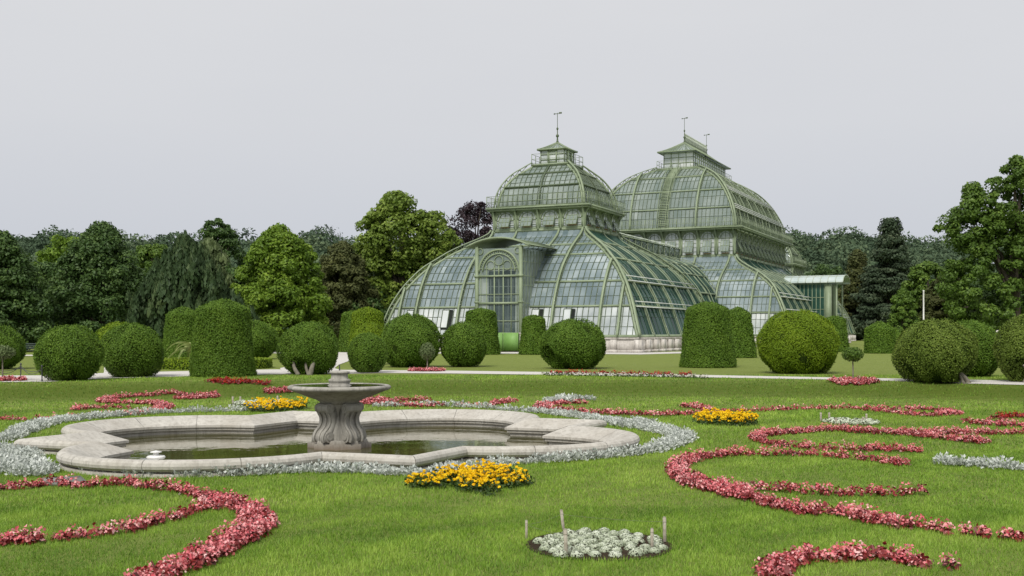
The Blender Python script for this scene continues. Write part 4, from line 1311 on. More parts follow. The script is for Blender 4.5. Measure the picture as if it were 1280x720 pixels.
tree('broadleaf_tree', 'deep green shadowed tree under the tall plane', 486, 130, 340, 116, 'leaf_deep', 'round', 140, 100, .2, .5, .0)
tree('copper_beech', 'dark purple copper beech behind the left shoulder of the palm house', 594, 100, 252, 150, 'leaf_purple', 'round', 120, 110, .2, .45, .2, inner=.3)
tree('fir_tree', 'dark ragged conifer with separate top tuft right of the palm house', 1113, 122, 267, 206, 'leaf_conifer', 'cone', 190, 110, .2, .80, .02, irregular=.3, squash=.4)
tree('fir_tree', 'paler slim conifer left of the dark ragged one', 1072, 84, 307, 214, 'leaf_brown', 'cone', 140, 90, .22, .75, .02, squash=.5)
tree('plane_tree', 'giant airy plane tree towering at the right edge', 1268, 160, 196, 110, 'leaf_mid', 'tall', 210, 110, .13, .46, .08, .5, irregular=.34, inner=.25,
     lobes=[(.05, 0, .52, 1.0, .55, .38), (-.60, 0, .50, .87, .42, .24), (-.42, 0, .08, .62, .70, .42), (.5, 0, .1, .8, .7, .4)])
tree('broadleaf_tree', 'rounded green tree between the dark conifer and the giant plane', 1160, 66, 328, 122, 'leaf_mid', 'round', 110, 90, .2, .5, .05)
tree('broadleaf_tree', 'dull brown-green bushy tree behind the white pole', 1186, 80, 346, 118, 'leaf_brown', 'round', 120, 90, .2, .5, .0)
tree('broadleaf_tree', 'small grey-green pyramid tree in front of the dark conifer', 1129, 46, 360, 104, 'leaf_mid', 'egg', 70, 90, .24, .36, .05)
tree('broadleaf_tree', 'deep green tree glimpsed behind the pale side canopy', 1032, 76, 330, 236, 'leaf_deep', 'round', 110, 80, .22, .6, .0)
tree('broadleaf_tree', 'dark green tree at the right edge behind the giant plane', 1300, 90, 300, 128, 'leaf_deep', 'round', 130, 90, .2, .5, .0)
tree('broadleaf_tree', 'dark understorey tree right of the dry brown ball', 1226, 110, 352, 122, 'leaf_deep', 'round', 130, 90, .2, .5, .0)
tree('broadleaf_tree', 'dark shadowed tree filling the gap behind the biggest yew column', 296, 100, 338, 112, 'leaf_deep', 'round', 120, 90, .2, .5, .0)
tree('broadleaf_tree', 'dark shadowed tree filling the gap between the leftmost dark trees', 62, 90, 330, 112, 'leaf_deep', 'round', 120, 90, .2, .5, .0)
tree('broadleaf_tree', 'dark low tree left of the palm house base', 455, 80, 372, 108, 'leaf_deep', 'round', 90, 90, .22, .45, .0)

# ------------------------------------------------------------------ wooded hills
ridge = [(-500, 300), (0, 301), (40, 292), (62, 288), (100, 291), (150, 298), (200, 293), (250, 297), (300, 297), (350, 294), (390, 291), (430, 297), (480, 302), (560, 305), (650, 305), (900, 298), (935, 291), (985, 289), (1040, 287), (1080, 290), (1130, 298), (1170, 297), (1220, 297), (1290, 300), (1800, 302)]
rp = np.array(ridge, float)
def skyl(px): return np.interp(px, rp[:, 0], rp[:, 1])
YH0, YH1 = 230.0, 430.0
pxs = np.linspace(-500, 1800, 140); hm = MB(); V = []
for yy, fr in ((YH0, 0), (290, .42), (360, .8), (YH1, .985), (560, 1.02), (900, .9)):
    for p in pxs:
        top = hz(skyl(p), YH1) - 9.5
        V.append([(p-640)/F*max(yy, 1), yy, UP - .3 + max(0, top)*fr])
V = np.array(V); I = np.arange(len(V)).reshape(6, len(pxs))
hm.add(V, np.stack([I[:-1, :-1], I[:-1, 1:], I[1:, 1:], I[1:, :-1]], -1).reshape(-1, 4))
tag(hm.build('hill', M['far_ground'], smooth=True), kind='structure')
wd = MB()
ncr = 620
for k in range(ncr):
    p = rng.uniform(-120, 1400)
    if 560 < p < 900 and rng.random() < .8: continue
    fr = rng.uniform(0, 1)**.7; yy = 240 + (YH1-235)*fr; p += 14*sin(k*2.1)
    top = hz(skyl(p), YH1) - 9.5
    zg = UP + top*np.interp(yy, [YH0, 290, 360, YH1], [0, .42, .8, .985])
    R = rng.uniform(2.6, 8.0); hgt = R*rng.uniform(1.0, 1.6) + 1
    n = 520; d = rng.normal(size=(n, 3)); d[:, 2] = np.abs(d[:, 2])*1.0 - .25; d /= np.linalg.norm(d, axis=1, keepdims=True)
    lum = 1 + .10*np.sin(5*np.arctan2(d[:, 1], d[:, 0]) + k) * np.cos(6*d[:, 2]+k)
    P = d*(rng.uniform(.86, 1.02, n)*lum)[:, None]*[R, R, hgt*.62] + [(p-640)/F*yy, yy, zg + hgt*.30]
    base = np.clip(rng.normal(.45, .26), .02, .98)
    wd.quads(leafquads(P, d + rng.normal(0, .5, d.shape), 1.0, .72), 0, np.clip(base + rng.normal(0, .13, n), 0, 1))
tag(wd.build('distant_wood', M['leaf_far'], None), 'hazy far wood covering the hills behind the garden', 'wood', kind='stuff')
# ------------------------------------------------------------------ flower beds
def zoomA(pts): return [(x*.375, 450 + y*.375) for x, y in pts]
def zoomB(pts): return [(800 + x*.375, 450 + y*.375) for x, y in pts]
def zoomC(pts): return [(x/4, 360 + y/4) for x, y in pts]
def zoomD(pts): return [(560 + x/4, 380 + y/4) for x, y in pts]
def zoomE(pts): return [(280 + x/4, 360 + y/4) for x, y in pts]

def ribbon_points(px, widths, step, z=0.0):
    P = np.array([gp(a, b, z)[:2] for a, b in px])
    w = np.interp(np.linspace(0, 1, len(px)), np.linspace(0, 1, len(widths)), widths)*.70
    Q = resample(catmull(np.column_stack([P, w]), 240), step)
    t = np.gradient(Q[:, :2], axis=0); t /= np.linalg.norm(t, axis=1, keepdims=True)+1e-9
    nrm = np.stack([-t[:, 1], t[:, 0]], 1)
    out = []
    for q, n in zip(Q, nrm):
        k = max(1, int(round(q[2]/step)))
        for j in range(k):
            o = (j - (k-1)/2)*q[2]/max(1, k) if k > 1 else 0
            out.append(q[:2] + n*(o + rng.normal(0, .018)) + rng.normal(0, .02, 2))
    return np.array(out)

def poly_points(px, step, z=0.0):
    P = np.array([gp(a, b, z)[:2] for a, b in px])
    lo, hi = P.min(0), P.max(0)
    gx, gy = np.meshgrid(np.arange(lo[0], hi[0], step), np.arange(lo[1], hi[1], step))
    q = np.stack([gx.ravel(), gy.ravel()], 1) + rng.normal(0, step*.25, (gx.size, 2))
    return q[inpoly(q[:, 0], q[:, 1], P)]

BEDS = []          # kept free of lawn blades
def scatter(pts, n, rad, h0, h1, shape='dome'):
    """n leaf positions for every plant"""
    k = np.repeat(np.arange(len(pts)), n); N_ = len(k)
    a = rng.uniform(0, 2*pi, N_); r = np.sqrt(rng.random(N_))
    sc = rng.uniform(.6, 1.35, len(pts))[k]
    zz = h0 + (h1-h0)*rng.random(N_)
    dome = np.sqrt(np.clip(1 - .75*r*r, 0, 1))
    g = H(pts[k, 0], pts[k, 1])
    P = np.stack([pts[k, 0] + rad*sc*r*np.cos(a), pts[k, 1] + rad*sc*r*np.sin(a), g + zz*dome*sc], 1)
    d = np.stack([r*np.cos(a), r*np.sin(a), .8*np.ones(N_)], 1)
    return P, d, k

def begonias(label, pts, near=True, bloom='begonia_pink', size=1.0, group=None, leafmat_='begonia_leaf', gap=.0, share=.76):
    if gap: pts = pts[rng.random(len(pts)) > gap]
    t = thing('flower_bed', label, 'flower bed', (0, 0, 0), 0, group)
    nl, nb = (36, 56) if near else (12, 20)
    s = size*(1.0 if near else 1.45)
    P, d, k = scatter(pts, nl, .088*size, .02, .125*size)
    pt = rng.normal(0, .16, len(pts))
    m = MB(); m.quads(leafquads(P, d + rng.normal(0, .5, d.shape), .050*s, .042*s), 0, np.clip(.45 + pt[k] + rng.normal(0, .2, len(P)), 0, 1)); m.build('foliage', M[leafmat_], t)
    P, d, k = scatter(pts, nb, .088*size, .07*size, .16*size)
    bt = rng.normal(0, .12, len(pts))
    amt = np.clip(share + rng.normal(0, .28, len(pts)), .1, 1)[k]
    kk = rng.random(len(P)) < amt
    P, d, k = P[kk], d[kk], k[kk]
    m = MB(); m.quads(leafquads(P, d + rng.normal(0, .7, d.shape), .033*s, .029*s), 0, np.clip(.45 + bt[k] + rng.normal(0, .25, len(P)), 0, 1)); m.build('blossoms', M[bloom], t)
    return t

def silver(label, pts, size=1.0, near=True, name='silver_border', group=None):
    n = 95 if near else 40
    P, d, k = scatter(pts, n, .13*size, .02, .155*size)
    d = d*[1.2, 1.2, 1] + rng.normal(0, .35, d.shape); d /= np.linalg.norm(d, axis=1, keepdims=True)
    side = np.cross(d, rng.normal(size=d.shape)); side /= np.linalg.norm(side, axis=1, keepdims=True)+1e-9
    l = size*rng.uniform(.03, .075, len(P))[:, None]*(1 if near else 1.4); w = l*.30
    pt = rng.normal(0, .12, len(pts))
    tin = np.clip(.42 + pt[k] + rng.normal(0, .18, len(P)) , 0, 1)
    m = MB(); m.quads(np.stack([P - d*l*.3, P + side*w + d*l*.1, P + d*l*.7, P - side*w + d*l*.1], 1), 0, tin)
    return tag(m.build(name, M['silver_leaf']), label, 'flower bed', group)

def marigolds(label, pts, size=1.0, near=True):
    t = thing('marigold_bed', label, 'flower bed')
    P, d, k = scatter(pts, 60 if near else 30, .11*size, .02, .17*size)
    m = MB(); m.quads(leafquads(P, d + rng.normal(0, .6, d.shape), .06*size, .03*size), 0, np.clip(rng.normal(.45, .2, len(P)), 0, 1)); m.build('foliage', M['marigold_leaf'], t)
    P, d, k = scatter(pts, 8, .115*size, .15*size, .225*size)
    m = MB()
    q = 9      # each bloom a ruffled ball of petals
    C = np.repeat(P, q*2, 0); dd = rng.normal(size=C.shape); dd[:, 2] = np.abs(dd[:, 2]); dd /= np.linalg.norm(dd, axis=1, keepdims=True)
    bt = np.repeat(rng.normal(0, .15, len(P)), q*2)
    m.quads(leafquads(C + dd*.020*size*[1, 1, .75], dd + rng.normal(0, .25, dd.shape), .030*size, .027*size), 0, np.clip(.5 + bt + rng.normal(0, .15, len(C)), 0, 1))
    m.build('blossoms', M['marigold'], t)
    return t

def whites(label, pts, rad=.075, near=True, name='white_flower_bed'):
    """low pale cushions set close together"""
    t = thing(name, label, 'flower bed')
    m = MB(); n = 190 if near else 40
    k = np.repeat(np.arange(len(pts)), n)
    sc = rng.uniform(.82, 1.18, len(pts))[k]
    d = rng.normal(size=(len(k), 3)); d[:, 2] = np.abs(d[:, 2]); d /= np.linalg.norm(d, axis=1, keepdims=True)
    P = np.stack([pts[k, 0], pts[k, 1], H(pts[k, 0], pts[k, 1]) + .015], 1) + d*(rad*sc*rng.uniform(.85, 1.03, len(k)))[:, None]*[1, 1, .72]
    pt = rng.normal(0, .16, len(pts))
    s = rad*.30 if near else rad*.55
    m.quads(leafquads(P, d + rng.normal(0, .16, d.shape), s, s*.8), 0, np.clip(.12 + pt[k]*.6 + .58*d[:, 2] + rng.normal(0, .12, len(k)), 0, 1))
    m.build('cushions', M['alyssum'], t)
    return t

ST = .14
# left foreground
begonias('pink begonia ribbon sweeping round to the bottom edge, thick right bend, at lower left',
         np.vstack([ribbon_points(zoomA([(5, 436), (100, 428), (175, 418), (280, 427), (380, 417), (480, 428), (600, 443), (690, 468)]), [.16, .18, .2, .22, .26], ST),
                    ribbon_points(zoomA([(690, 468), (750, 484), (820, 505), (862, 538), (850, 578), (805, 604), (740, 634), (675, 672), (590, 710), (505, 748), (420, 800)]), [.30, .50, .52, .48, .46], ST)]))
begonias('thin pink begonia row of separate tufts inside the lower left sweep',
         ribbon_points(zoomA([(15, 618), (110, 610), (200, 606), (265, 596), (340, 590), (430, 575), (520, 550), (600, 530), (680, 508), (735, 488)]), [.30, .26, .22, .22, .26, .28], ST*.9), gap=.02)
# right foreground
begonias('long thick pink begonia loop in the right foreground ending at the right edge',
         np.vstack([ribbon_points(zoomB([(872, 352), (800, 344), (720, 333), (620, 325), (520, 321), (420, 320), (320, 321)]), [.45, .22, .16, .18, .24], ST),
                    ribbon_points(zoomB([(320, 321), (220, 328), (158, 342), (124, 364), (142, 394), (180, 420), (250, 438), (330, 458)]), [.28, .42, .50, .52, .55], ST),
                    ribbon_points(zoomB([(330, 458), (400, 478), (480, 500), (560, 516), (640, 515), (720, 531), (800, 545), (872, 562)]), [.42, .36, .36, .36], ST),
                    ribbon_points(zoomB([(895, 562), (980, 570), (1060, 585), (1130, 588)]), [.26, .28], ST), ribbon_points(zoomB([(1160, 595), (1230, 602), (1320, 608), (1420, 616)]), [.26, .28], ST)]))
begonias('short inner pink begonia branch lying inside the thick right loop',
         ribbon_points(zoomB([(250, 432), (330, 430), (420, 438), (500, 442), (580, 449), (660, 454), (740, 455), (820, 454), (940, 451)]), [.2, .22, .26, .22], ST))
begonias('pink begonia hook between the yellow bed and the silver strip on the right',
         np.vstack([ribbon_points(zoomB([(925, 308), (840, 305), (740, 304), (640, 303), (540, 297), (450, 288), (392, 271), (420, 254), (500, 248), (600, 239), (680, 238)]), [.42, .30, .26, .30, .36, .32], ST),
                    ribbon_points(zoomB([(680, 238), (760, 246), (860, 249), (960, 249), (1060, 248), (1160, 249), (1280, 249), (1400, 250)]), [.42, .38, .3, .3], ST),
                    ribbon_points(zoomB([(860, 251), (960, 260), (1050, 269), (1145, 281)]), [.3, .45], ST)]))
begonias('long thin pink begonia line below the grassy bank on the right, doubled near its end',
         np.vstack([ribbon_points(zoomB([(-190, 178), (0, 187), (100, 187), (200, 183), (300, 175), (400, 173), (500, 168), (600, 165), (700, 165), (760, 170), (860, 181), (960, 189), (1060, 184)]), [.22, .22, .25, .3, .4], .15),
                    ribbon_points(zoomB([(760, 166), (820, 166), (900, 168), (980, 171), (1060, 182)]), [.3, .35], .15),
                    ribbon_points(zoomB([(145, 158), (200, 163), (240, 175)]), [.45, .3], .15)]), near=False)
begonias('short arched pink begonia bed cut by the bottom edge at right',
         np.vstack([ribbon_points(zoomB([(445, 742), (455, 706), (500, 682), (560, 668), (640, 668), (720, 668)]), [.36, .36], ST), ribbon_points(zoomB([(720, 664), (800, 661), (860, 672), (930, 688), (1012, 700)]), [.36, .28], ST)]))
begonias('pink begonia patch at the right edge under a red strip', ribbon_points(zoomB([(1095, 213), (1160, 219), (1280, 222), (1420, 226)]), [.4, .6, .6], .15), near=False)
begonias('deep red flower strip at the right edge above the pink patch', ribbon_points(zoomB([(1188, 197), (1240, 194), (1300, 193), (1420, 193)]), [.5, .6], .15), near=False, bloom='begonia_red')
# middle distance, left
begonias('looping pink begonia scroll on the lawn left of the basin',
         np.vstack([ribbon_points(zoomC([(450, 652), (520, 645), (620, 640), (700, 634), (780, 620), (828, 604), (790, 586), (700, 580), (620, 581), (560, 578), (512, 571), (560, 558), (640, 553), (750, 550), (860, 546), (960, 549), (1080, 545)]), [.3, .35, .6, .5, .6, .4, .35], .15),
                    ribbon_points(zoomC([(880, 560), (960, 556), (1080, 549)]), [.5, .6], .15)]), near=False)
begonias('thin reddish flower line running to the left edge beside the silver border', ribbon_points(zoomC([(-160, 656), (0, 661), (100, 664), (250, 664), (350, 656), (450, 652)]), [.22, .26], .15), near=False, gap=.1)
begonias('short broken row of pink tufts inside the left scroll', ribbon_points(zoomC([(372, 614), (460, 602), (540, 605), (640, 604)]), [.4, .2, .2], .15), near=False, gap=.08)
begonias('scarlet flower strip at the foot of the bank left of the fountain', ribbon_points(zoomC([(1050, 530), (1150, 531), (1250, 530), (1340, 532)]), [.5, .9, .6, .4], .16), near=False, bloom='begonia_red', size=1.1)
begonias('pink begonia patch directly left of the fountain bowl', ribbon_points(zoomE([(215, 540), (300, 538), (430, 537)]), [.8, .8], .15), near=False)
begonias('pink begonia sprays right behind the fountain bowl',
         np.vstack([ribbon_points(zoomE([(690, 580), (740, 562), (830, 570), (940, 565), (1015, 568)]), [.7, .4, .4, .4], .15), ribbon_points(zoomE([(690, 582), (760, 585), (860, 592), (1000, 596), (1100, 596)]), [.5, .3], .15)]), near=False)
begonias('small pink tuft line behind the rear rim of the basin', ribbon_points(zoomD([(40, 512), (150, 516), (210, 514), (250, 502), (316, 492)]), [.2, .2, .5], .15), near=False)
begonias('pink begonia curve below the small silver patch', np.vstack([ribbon_points(zoomD([(470, 528), (480, 515), (540, 506), (600, 501), (682, 500)]), [.6, .5], .15), ribbon_points(zoomD([(470, 525), (540, 535), (620, 542)]), [.5, .3], .15)]), near=False)
begonias('very thin pink line between the small silver patch and the right yellow bed', ribbon_points(zoomD([(612, 540), (700, 545), (800, 550), (900, 556), (1000, 559), (1100, 557), (1200, 553)]), [.3, .25], .15), near=False, gap=.05)
# pink collars of the standard trees
for (x, Y_, zb), lab in zip(STD, ('small pink collar round the far thin standard tree', 'pink flower collar round the standard tree right of the lime green ball', 'pink flower collar round the standard tree at the left edge')):
    r = .75; n = int(130); a = rng.uniform(0, 2*pi, n); q = np.sqrt(rng.random(n))
    begonias(lab, np.stack([x + r*1.1*q*np.cos(a), Y_ - .1 + r*.8*q*np.sin(a)], 1), near=False)
# red and white strip along the path
a = np.array(up([(680, 469.5), (750, 470.5), (820, 471.6), (880, 473)])); Pp = resample(a, .16)
pts = np.vstack([Pp + [0, -.1], Pp + [0.05, .08]]); begonias('creamy white flower edging along the path in front of the ragged ball', pts + rng.normal(0, .03, pts.shape), near=False, bloom='white_bloom', leafmat_='marigold_leaf', share=.75)
a = np.array(up([(690, 467.3), (750, 467.6), (820, 468.9), (862, 469.6)])); Pp = resample(a, .17)
begonias('thin red flower line behind the creamy white path edging', np.vstack([Pp, Pp + [.05, .2]]), near=False, bloom='begonia_red', gap=.15)

# silver borders round the basin
SS = .17
silver('broad silver-grey foliage border hugging the near side and right lobe of the basin',
       np.vstack([ribbon_points([(105, 588), (150, 593), (200, 595), (300, 594), (400, 590), (480, 593), (540, 596)], [.4, .45, .45, .4], SS),
                  ribbon_points([(540, 596), (580, 590), (640, 582), (740, 574), (810, 566), (850, 553), (842, 544), (795, 535), (740, 525), (690, 518), (660, 515)], [.4, .35, .4, .6, .7, .6, .35], SS)]), name='silver_border')
silver('silver-grey foliage patch at the left edge beside the pointed basin corner',
       np.vstack([ribbon_points([(-40, 572), (0, 577), (30, 582), (58, 592)], [.5, .65, .65, .4], SS), ribbon_points([(-20, 586), (15, 591), (50, 596)], [.5, .5], SS), ribbon_points([(-10, 563), (14, 567), (40, 574)], [.4, .6], SS)]))
silver('silver-grey foliage border behind the rear left rim of the basin',
       np.vstack([ribbon_points([(-10, 553), (12, 550), (30, 541), (58, 531), (100, 525.5), (140, 521.5), (200, 517.5), (260, 515.5), (330, 514)], [.4, .5, .75, .6, .35, .3, .25], SS)]), near=True)
silver('low silver-grey tufts along the rear rim right of the pedestal', ribbon_points([(470, 509), (520, 508), (570, 509), (620, 512), (662, 516)], [.35, .4, .4], .2), near=False)
silver('small silver-grey patch on the lawn above the pink curve', np.vstack([ribbon_points([(690, 503.5), (705, 501), (735, 500)], [.8, .9], .2), ribbon_points([(688, 505.5), (712, 503)], [.5, .5], .2)]), near=False, size=1.15)
silver('silver-grey strip on the lawn at the right edge', ribbon_points([(1178, 581), (1210, 583), (1250, 586), (1300, 589)], [.4, .5, .5], SS))
silver('few silver-grey tufts beside the right lobe above the main border', ribbon_points([(770, 533), (795, 530), (812, 533)], [.4, .5], SS))

# marigold beds
marigolds('large near yellow marigold bed in front of the basin', poly_points([(500, 610), (530, 604), (570, 600), (606, 594), (616, 590), (630, 598), (668, 607), (655, 610), (625, 613), (612, 622), (590, 617), (560, 611), (520, 612)], .15))
marigolds('yellow marigold bed on the right lawn under the begonia line', poly_points([(866, 530), (880, 524), (895, 524), (920, 527), (932, 524), (946, 533), (930, 534), (900, 532), (880, 531)], .17), near=False, size=1.2)
marigolds('yellow marigold bed behind the rear rim left of the fountain', poly_points([(304, 515), (325, 511), (350, 510.5), (380, 510), (383, 513), (355, 515.5), (330, 516)], .2), near=False, size=1.25)

# pale cushion beds with stakes
ELL = []
def ellipse_bed(label, cx, cy, rx, ry, step, near, rad):
    c = gp(cx, cy); x0, x1 = gp(cx-rx, cy), gp(cx+rx, cy); y0, y1 = gp(cx, cy+ry), gp(cx, cy-ry)
    a, b = (x1[0]-x0[0])/2, (y1[1]-y0[1])/2; cyw = (y0[1]+y1[1])/2
    gx, gy = np.meshgrid(np.arange(-a, a, step), np.arange(-b, b, step*.9))
    gx = gx + (np.arange(gx.shape[0])[:, None] % 2)*step*.5
    q = np.stack([gx.ravel(), gy.ravel()], 1); q = q[(q[:, 0]/a)**2 + (q[:, 1]/b)**2 < 1]
    q += rng.normal(0, step*.16, q.shape); q += [c[0], cyw]
    whites(label, q, rad, near)
    s = MB(); t = np.arange(0, 2*pi, pi/24)
    s.fan((c[0], cyw, .012), np.array([[c[0]+(a+.08)*cos(k), cyw+(b+.08)*sin(k), .010] for k in t])); o = s.build('soil', M['soil']); tag(o, kind='structure')
    ELL.append((c[0], cyw, a+.05, b+.05))
ellipse_bed('round bed of pale white cushions fenced by wooden stakes in the foreground', 749, 683, 82, 17, .168, True, .070)
ellipse_bed('small white cushion bed with stakes on the right lawn', 1063, 528.5, 30, 3.2, .2, False, .10)
ellipse_bed('thin white cushion bed with stakes left of the fountain', 326, 505, 34, 2.0, .24, False, .12)
def stake(label, x0, y0, x1, y1, w=.035, group=None):
    b = gp(x0, y0); Y = b[1]; t = at(x1, Y, hz(y1, Y))
    w *= .78; m = MB(); d = t-b; h = np.linalg.norm(d)
    m.beam([(0, 0, -.1), d*.97], [1, 0, 0], [0, 1, 0], w, -w/2, w/2)
    m.beam([d*.97, d], [1, 0, 0], [0, 1, 0], w*.8, -w*.4, w*.4)
    m.beam([d*.80, d*.83], [1, 0, 0], [0, 1, 0], w*1.12, -w*.56, w*.56)
    return tag(m.build('wooden_stake', M['stake'], None, loc=tuple(b)), label, 'stake', group), b, t
g = 'stakes round the foreground cushion bed'
sk = [stake('short leftmost wooden stake of the foreground cushion bed', 658, 673, 658, 650, .032, g),
      stake('tall leaning wooden stake at the front left of the foreground cushion bed', 706, 664, 701.5, 637, .04, g),
      stake('wooden stake standing nearest the camera before the cushion bed', 708, 696, 706.5, 661, .045, g),
      stake('short wooden stake at the front right of the foreground cushion bed', 815, 687, 815, 660, .035, g),
      stake('tall straight wooden stake at the right end of the foreground cushion bed', 831, 678, 830.5, 646, .04, g)]
m = MB()
for a, b in ((0, 1), (1, 4), (4, 3), (2, 0)):
    p, q = sk[a][2] - [0, 0, .05], sk[b][2] - [0, 0, .05]
    t = np.linspace(0, 1, 9)[:, None]
    m.tube(p + (q-p)*t - np.array([0, 0, .05])*(t*(1-t)*1.2), .0014, 4)
tag(m.build('string', M['string']), 'thin string tied between the foreground stakes', 'string')
g2 = 'pale stakes on the right lawn'
for lab, x, y0, y1 in (('leftmost pale stake by the small white bed on the right lawn', 1026, 526.5, 515.5), ('second pale stake by the small white bed on the right lawn', 1036.5, 525, 515.5), ('lower front stake by the small white bed on the right lawn', 1045, 530, 522), ('stake right of centre by the small white bed on the right lawn', 1079, 530, 521), ('rightmost pale stake by the small white bed on the right lawn', 1083, 528, 517)):
    stake(lab, x, y0, x, y1, .05, g2)
g3 = 'pale stakes left of the fountain'
for lab, x, y0, y1 in (('leftmost pale stake by the thin white bed near the fountain', 291, 505, 495.5), ('second pale stake by the thin white bed near the fountain', 300.5, 503.5, 495.5), ('right pale stake by the thin white bed near the fountain', 347, 503.5, 494.5)):
    stake(lab, x, y0, x, y1, .06, g3)

# ring hedge with palm and red flowers
c = np.array([(268-640)/F*51.5, 51.5]); 
t = thing('ring_hedge', 'low clipped ring hedge round the palm behind the biggest yew column', 'hedge', (c[0], c[1], UP))
n = 9000; a = rng.uniform(0, 2*pi, n); Rr, hw, hh = 2.35, .28, .42
s = rng.uniform(-1, 1, n); face = rng.integers(0, 3, n)
rr = np.where(face == 0, Rr + s*hw, np.where(face == 1, Rr-hw, Rr+hw)); zz = np.where(face == 0, hh, (s+1)/2*hh)
P = np.stack([rr*np.cos(a), rr*np.sin(a), zz], 1) + rng.normal(0, .015, (n, 3))
d = np.where((face == 0)[:, None], [0, 0, 1.], np.stack([np.cos(a), np.sin(a), 0*a], 1)*np.where(face == 1, -1, 1)[:, None])
m = MB(); m.quads(leafquads(P, d + rng.normal(0, .5, d.shape), .09, .05), 0, np.clip(rng.normal(.55, .2, n), 0, 1)); m.build('crown', M['topiary_bright'], t)
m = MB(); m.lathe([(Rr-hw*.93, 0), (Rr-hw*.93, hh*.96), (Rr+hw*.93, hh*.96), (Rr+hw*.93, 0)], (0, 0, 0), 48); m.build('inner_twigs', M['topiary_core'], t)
n = 260; a = rng.uniform(0, 2*pi, n); q = 1.9*np.sqrt(rng.uniform(.25, 1, n))
begonias('bright red flowers inside the low ring hedge', np.stack([c[0] + q*np.cos(a), c[1] + q*np.sin(a)], 1), near=False, bloom='begonia_red', size=1.5, share=.9)
pc = at(243, 51.0, UP)
t = thing('palm', 'pale feathery palm arching out beside the biggest yew column', 'palm', tuple(pc))
m = MB(); m.lathe([(.16, 0), (.2, .3), (.15, .8), (.08, .95)], (0, 0, 0), 10); m.build('trunk', M['bark'], t)
for k in range(15):
    a = k*2.4; L_ = rng.uniform(1.2, 1.55); el = rng.uniform(.25, 1.0)
    tt = np.linspace(0, 1, 22)
    rad = L_*tt*cos(el*.7); zz = .9 + L_*tt*sin(el) - 1.05*L_*tt**2.2*.75
    sp = np.stack([rad*np.cos(a), rad*np.sin(a), zz], 1)
    e = np.array([-sin(a), cos(a), 0.])
    m = MB(); m.tube(sp, np.linspace(.018, .005, 22), 5)
    for i in range(3, 22):
        for s_ in (-1, 1):
            l = .26*(1-abs(tt[i]-.45)*1.1); dr = e*s_*.85 + (sp[i]-sp[i-1])/np.linalg.norm(sp[i]-sp[i-1])*.5 - np.array([0, 0, .35])
            b = sp[i]; w = np.array([0, 0, .022]) + (sp[i]-sp[i-1])*.18
            m.quads([[b-w, b+w, b+dr*l+w*.2, b+dr*l-w*.2]], 0, rng.uniform(.3, .9))
    m.build('frond', M['palm_leaf'], t)

# chain fence at the left, bench, pole, stone block
fence = thing('chain_fence', 'low dark chain fence round the lawn at far left', 'fence')
fps = [at(-12, 38.6, UP), at(26, 39.8, UP), at(52.5, 37.4, UP)]
for p in fps:
    m = MB(); m.lathe([(.035, 0), (.03, .05), (.022, .10), (.022, .48), (.036, .50), (.036, .54), (.0, .58)], tuple(p), 8); m.build('post', M['steel'], fence)
m = MB()
for a, b in zip(fps[:-1], fps[1:]):
    tq = np.linspace(0, 1, 14)[:, None]
    for zt, sag in ((.47, .26), (.40, .10)):
        m.tube(a + (b-a)*tq + np.array([0, 0, 1.])*(zt - sag*4*tq*(1-tq)), .011, 5)
m.build('chain', M['steel'], fence)
b = at(37, 74, UP)
t = thing('park_bench', 'dark park bench in the shade under the left trees', 'bench', tuple(b))
m = MB()
for k in range(4): m.box((0, -.16 + .12*k, .44), (1.9, .09, .04))
m.build('seat', M['bench'], t)
m = MB()
for k in range(3): m.box((0, .26 + .03*k, .58 + .14*k), (1.9, .035, .10))
m.build('backrest', M['bench'], t)
for sx in (-.8, .8):
    m = MB(); m.bar((sx, -.18, 0), (sx, -.18, .42), .06); m.bar((sx, .24, 0), (sx, .34, .9), .06); m.bar((sx, -.2, .41), (sx, .28, .41), .05); m.build('leg', M['steel'], t)
p = at(1154.5, 92, UP); hp = hz(363, 92) - UP
m = MB(); m.lathe([(.10, 0), (.10, .3), (.07, .32), (.06, hp-.1), (.075, hp-.06), (.07, hp), (.0, hp+.02)], (0, 0, 0), 10)
tag(m.build('white_pole', M['white_paint'], None, True, loc=tuple(p)), 'plain thin white pole standing behind the dry brownish ball', 'pole')
p = at(1247.5, 70, UP)
m = MB(); m.box((0, 0, .2), (.7, .7, .4)); m.box((0, 0, .85), (.5, .5, .9)); m.box((0, 0, 1.36), (.66, .66, .12)); m.lathe([(.0, 1.42), (.16, 1.42), (.22, 1.55), (.12, 1.75), (.0, 1.8)], (0, 0, 0), 12)
tag(m.build('stone_post', M['plinth'], None, loc=tuple(p)), 'cream stone post glimpsed between two clipped balls at far right', 'post')

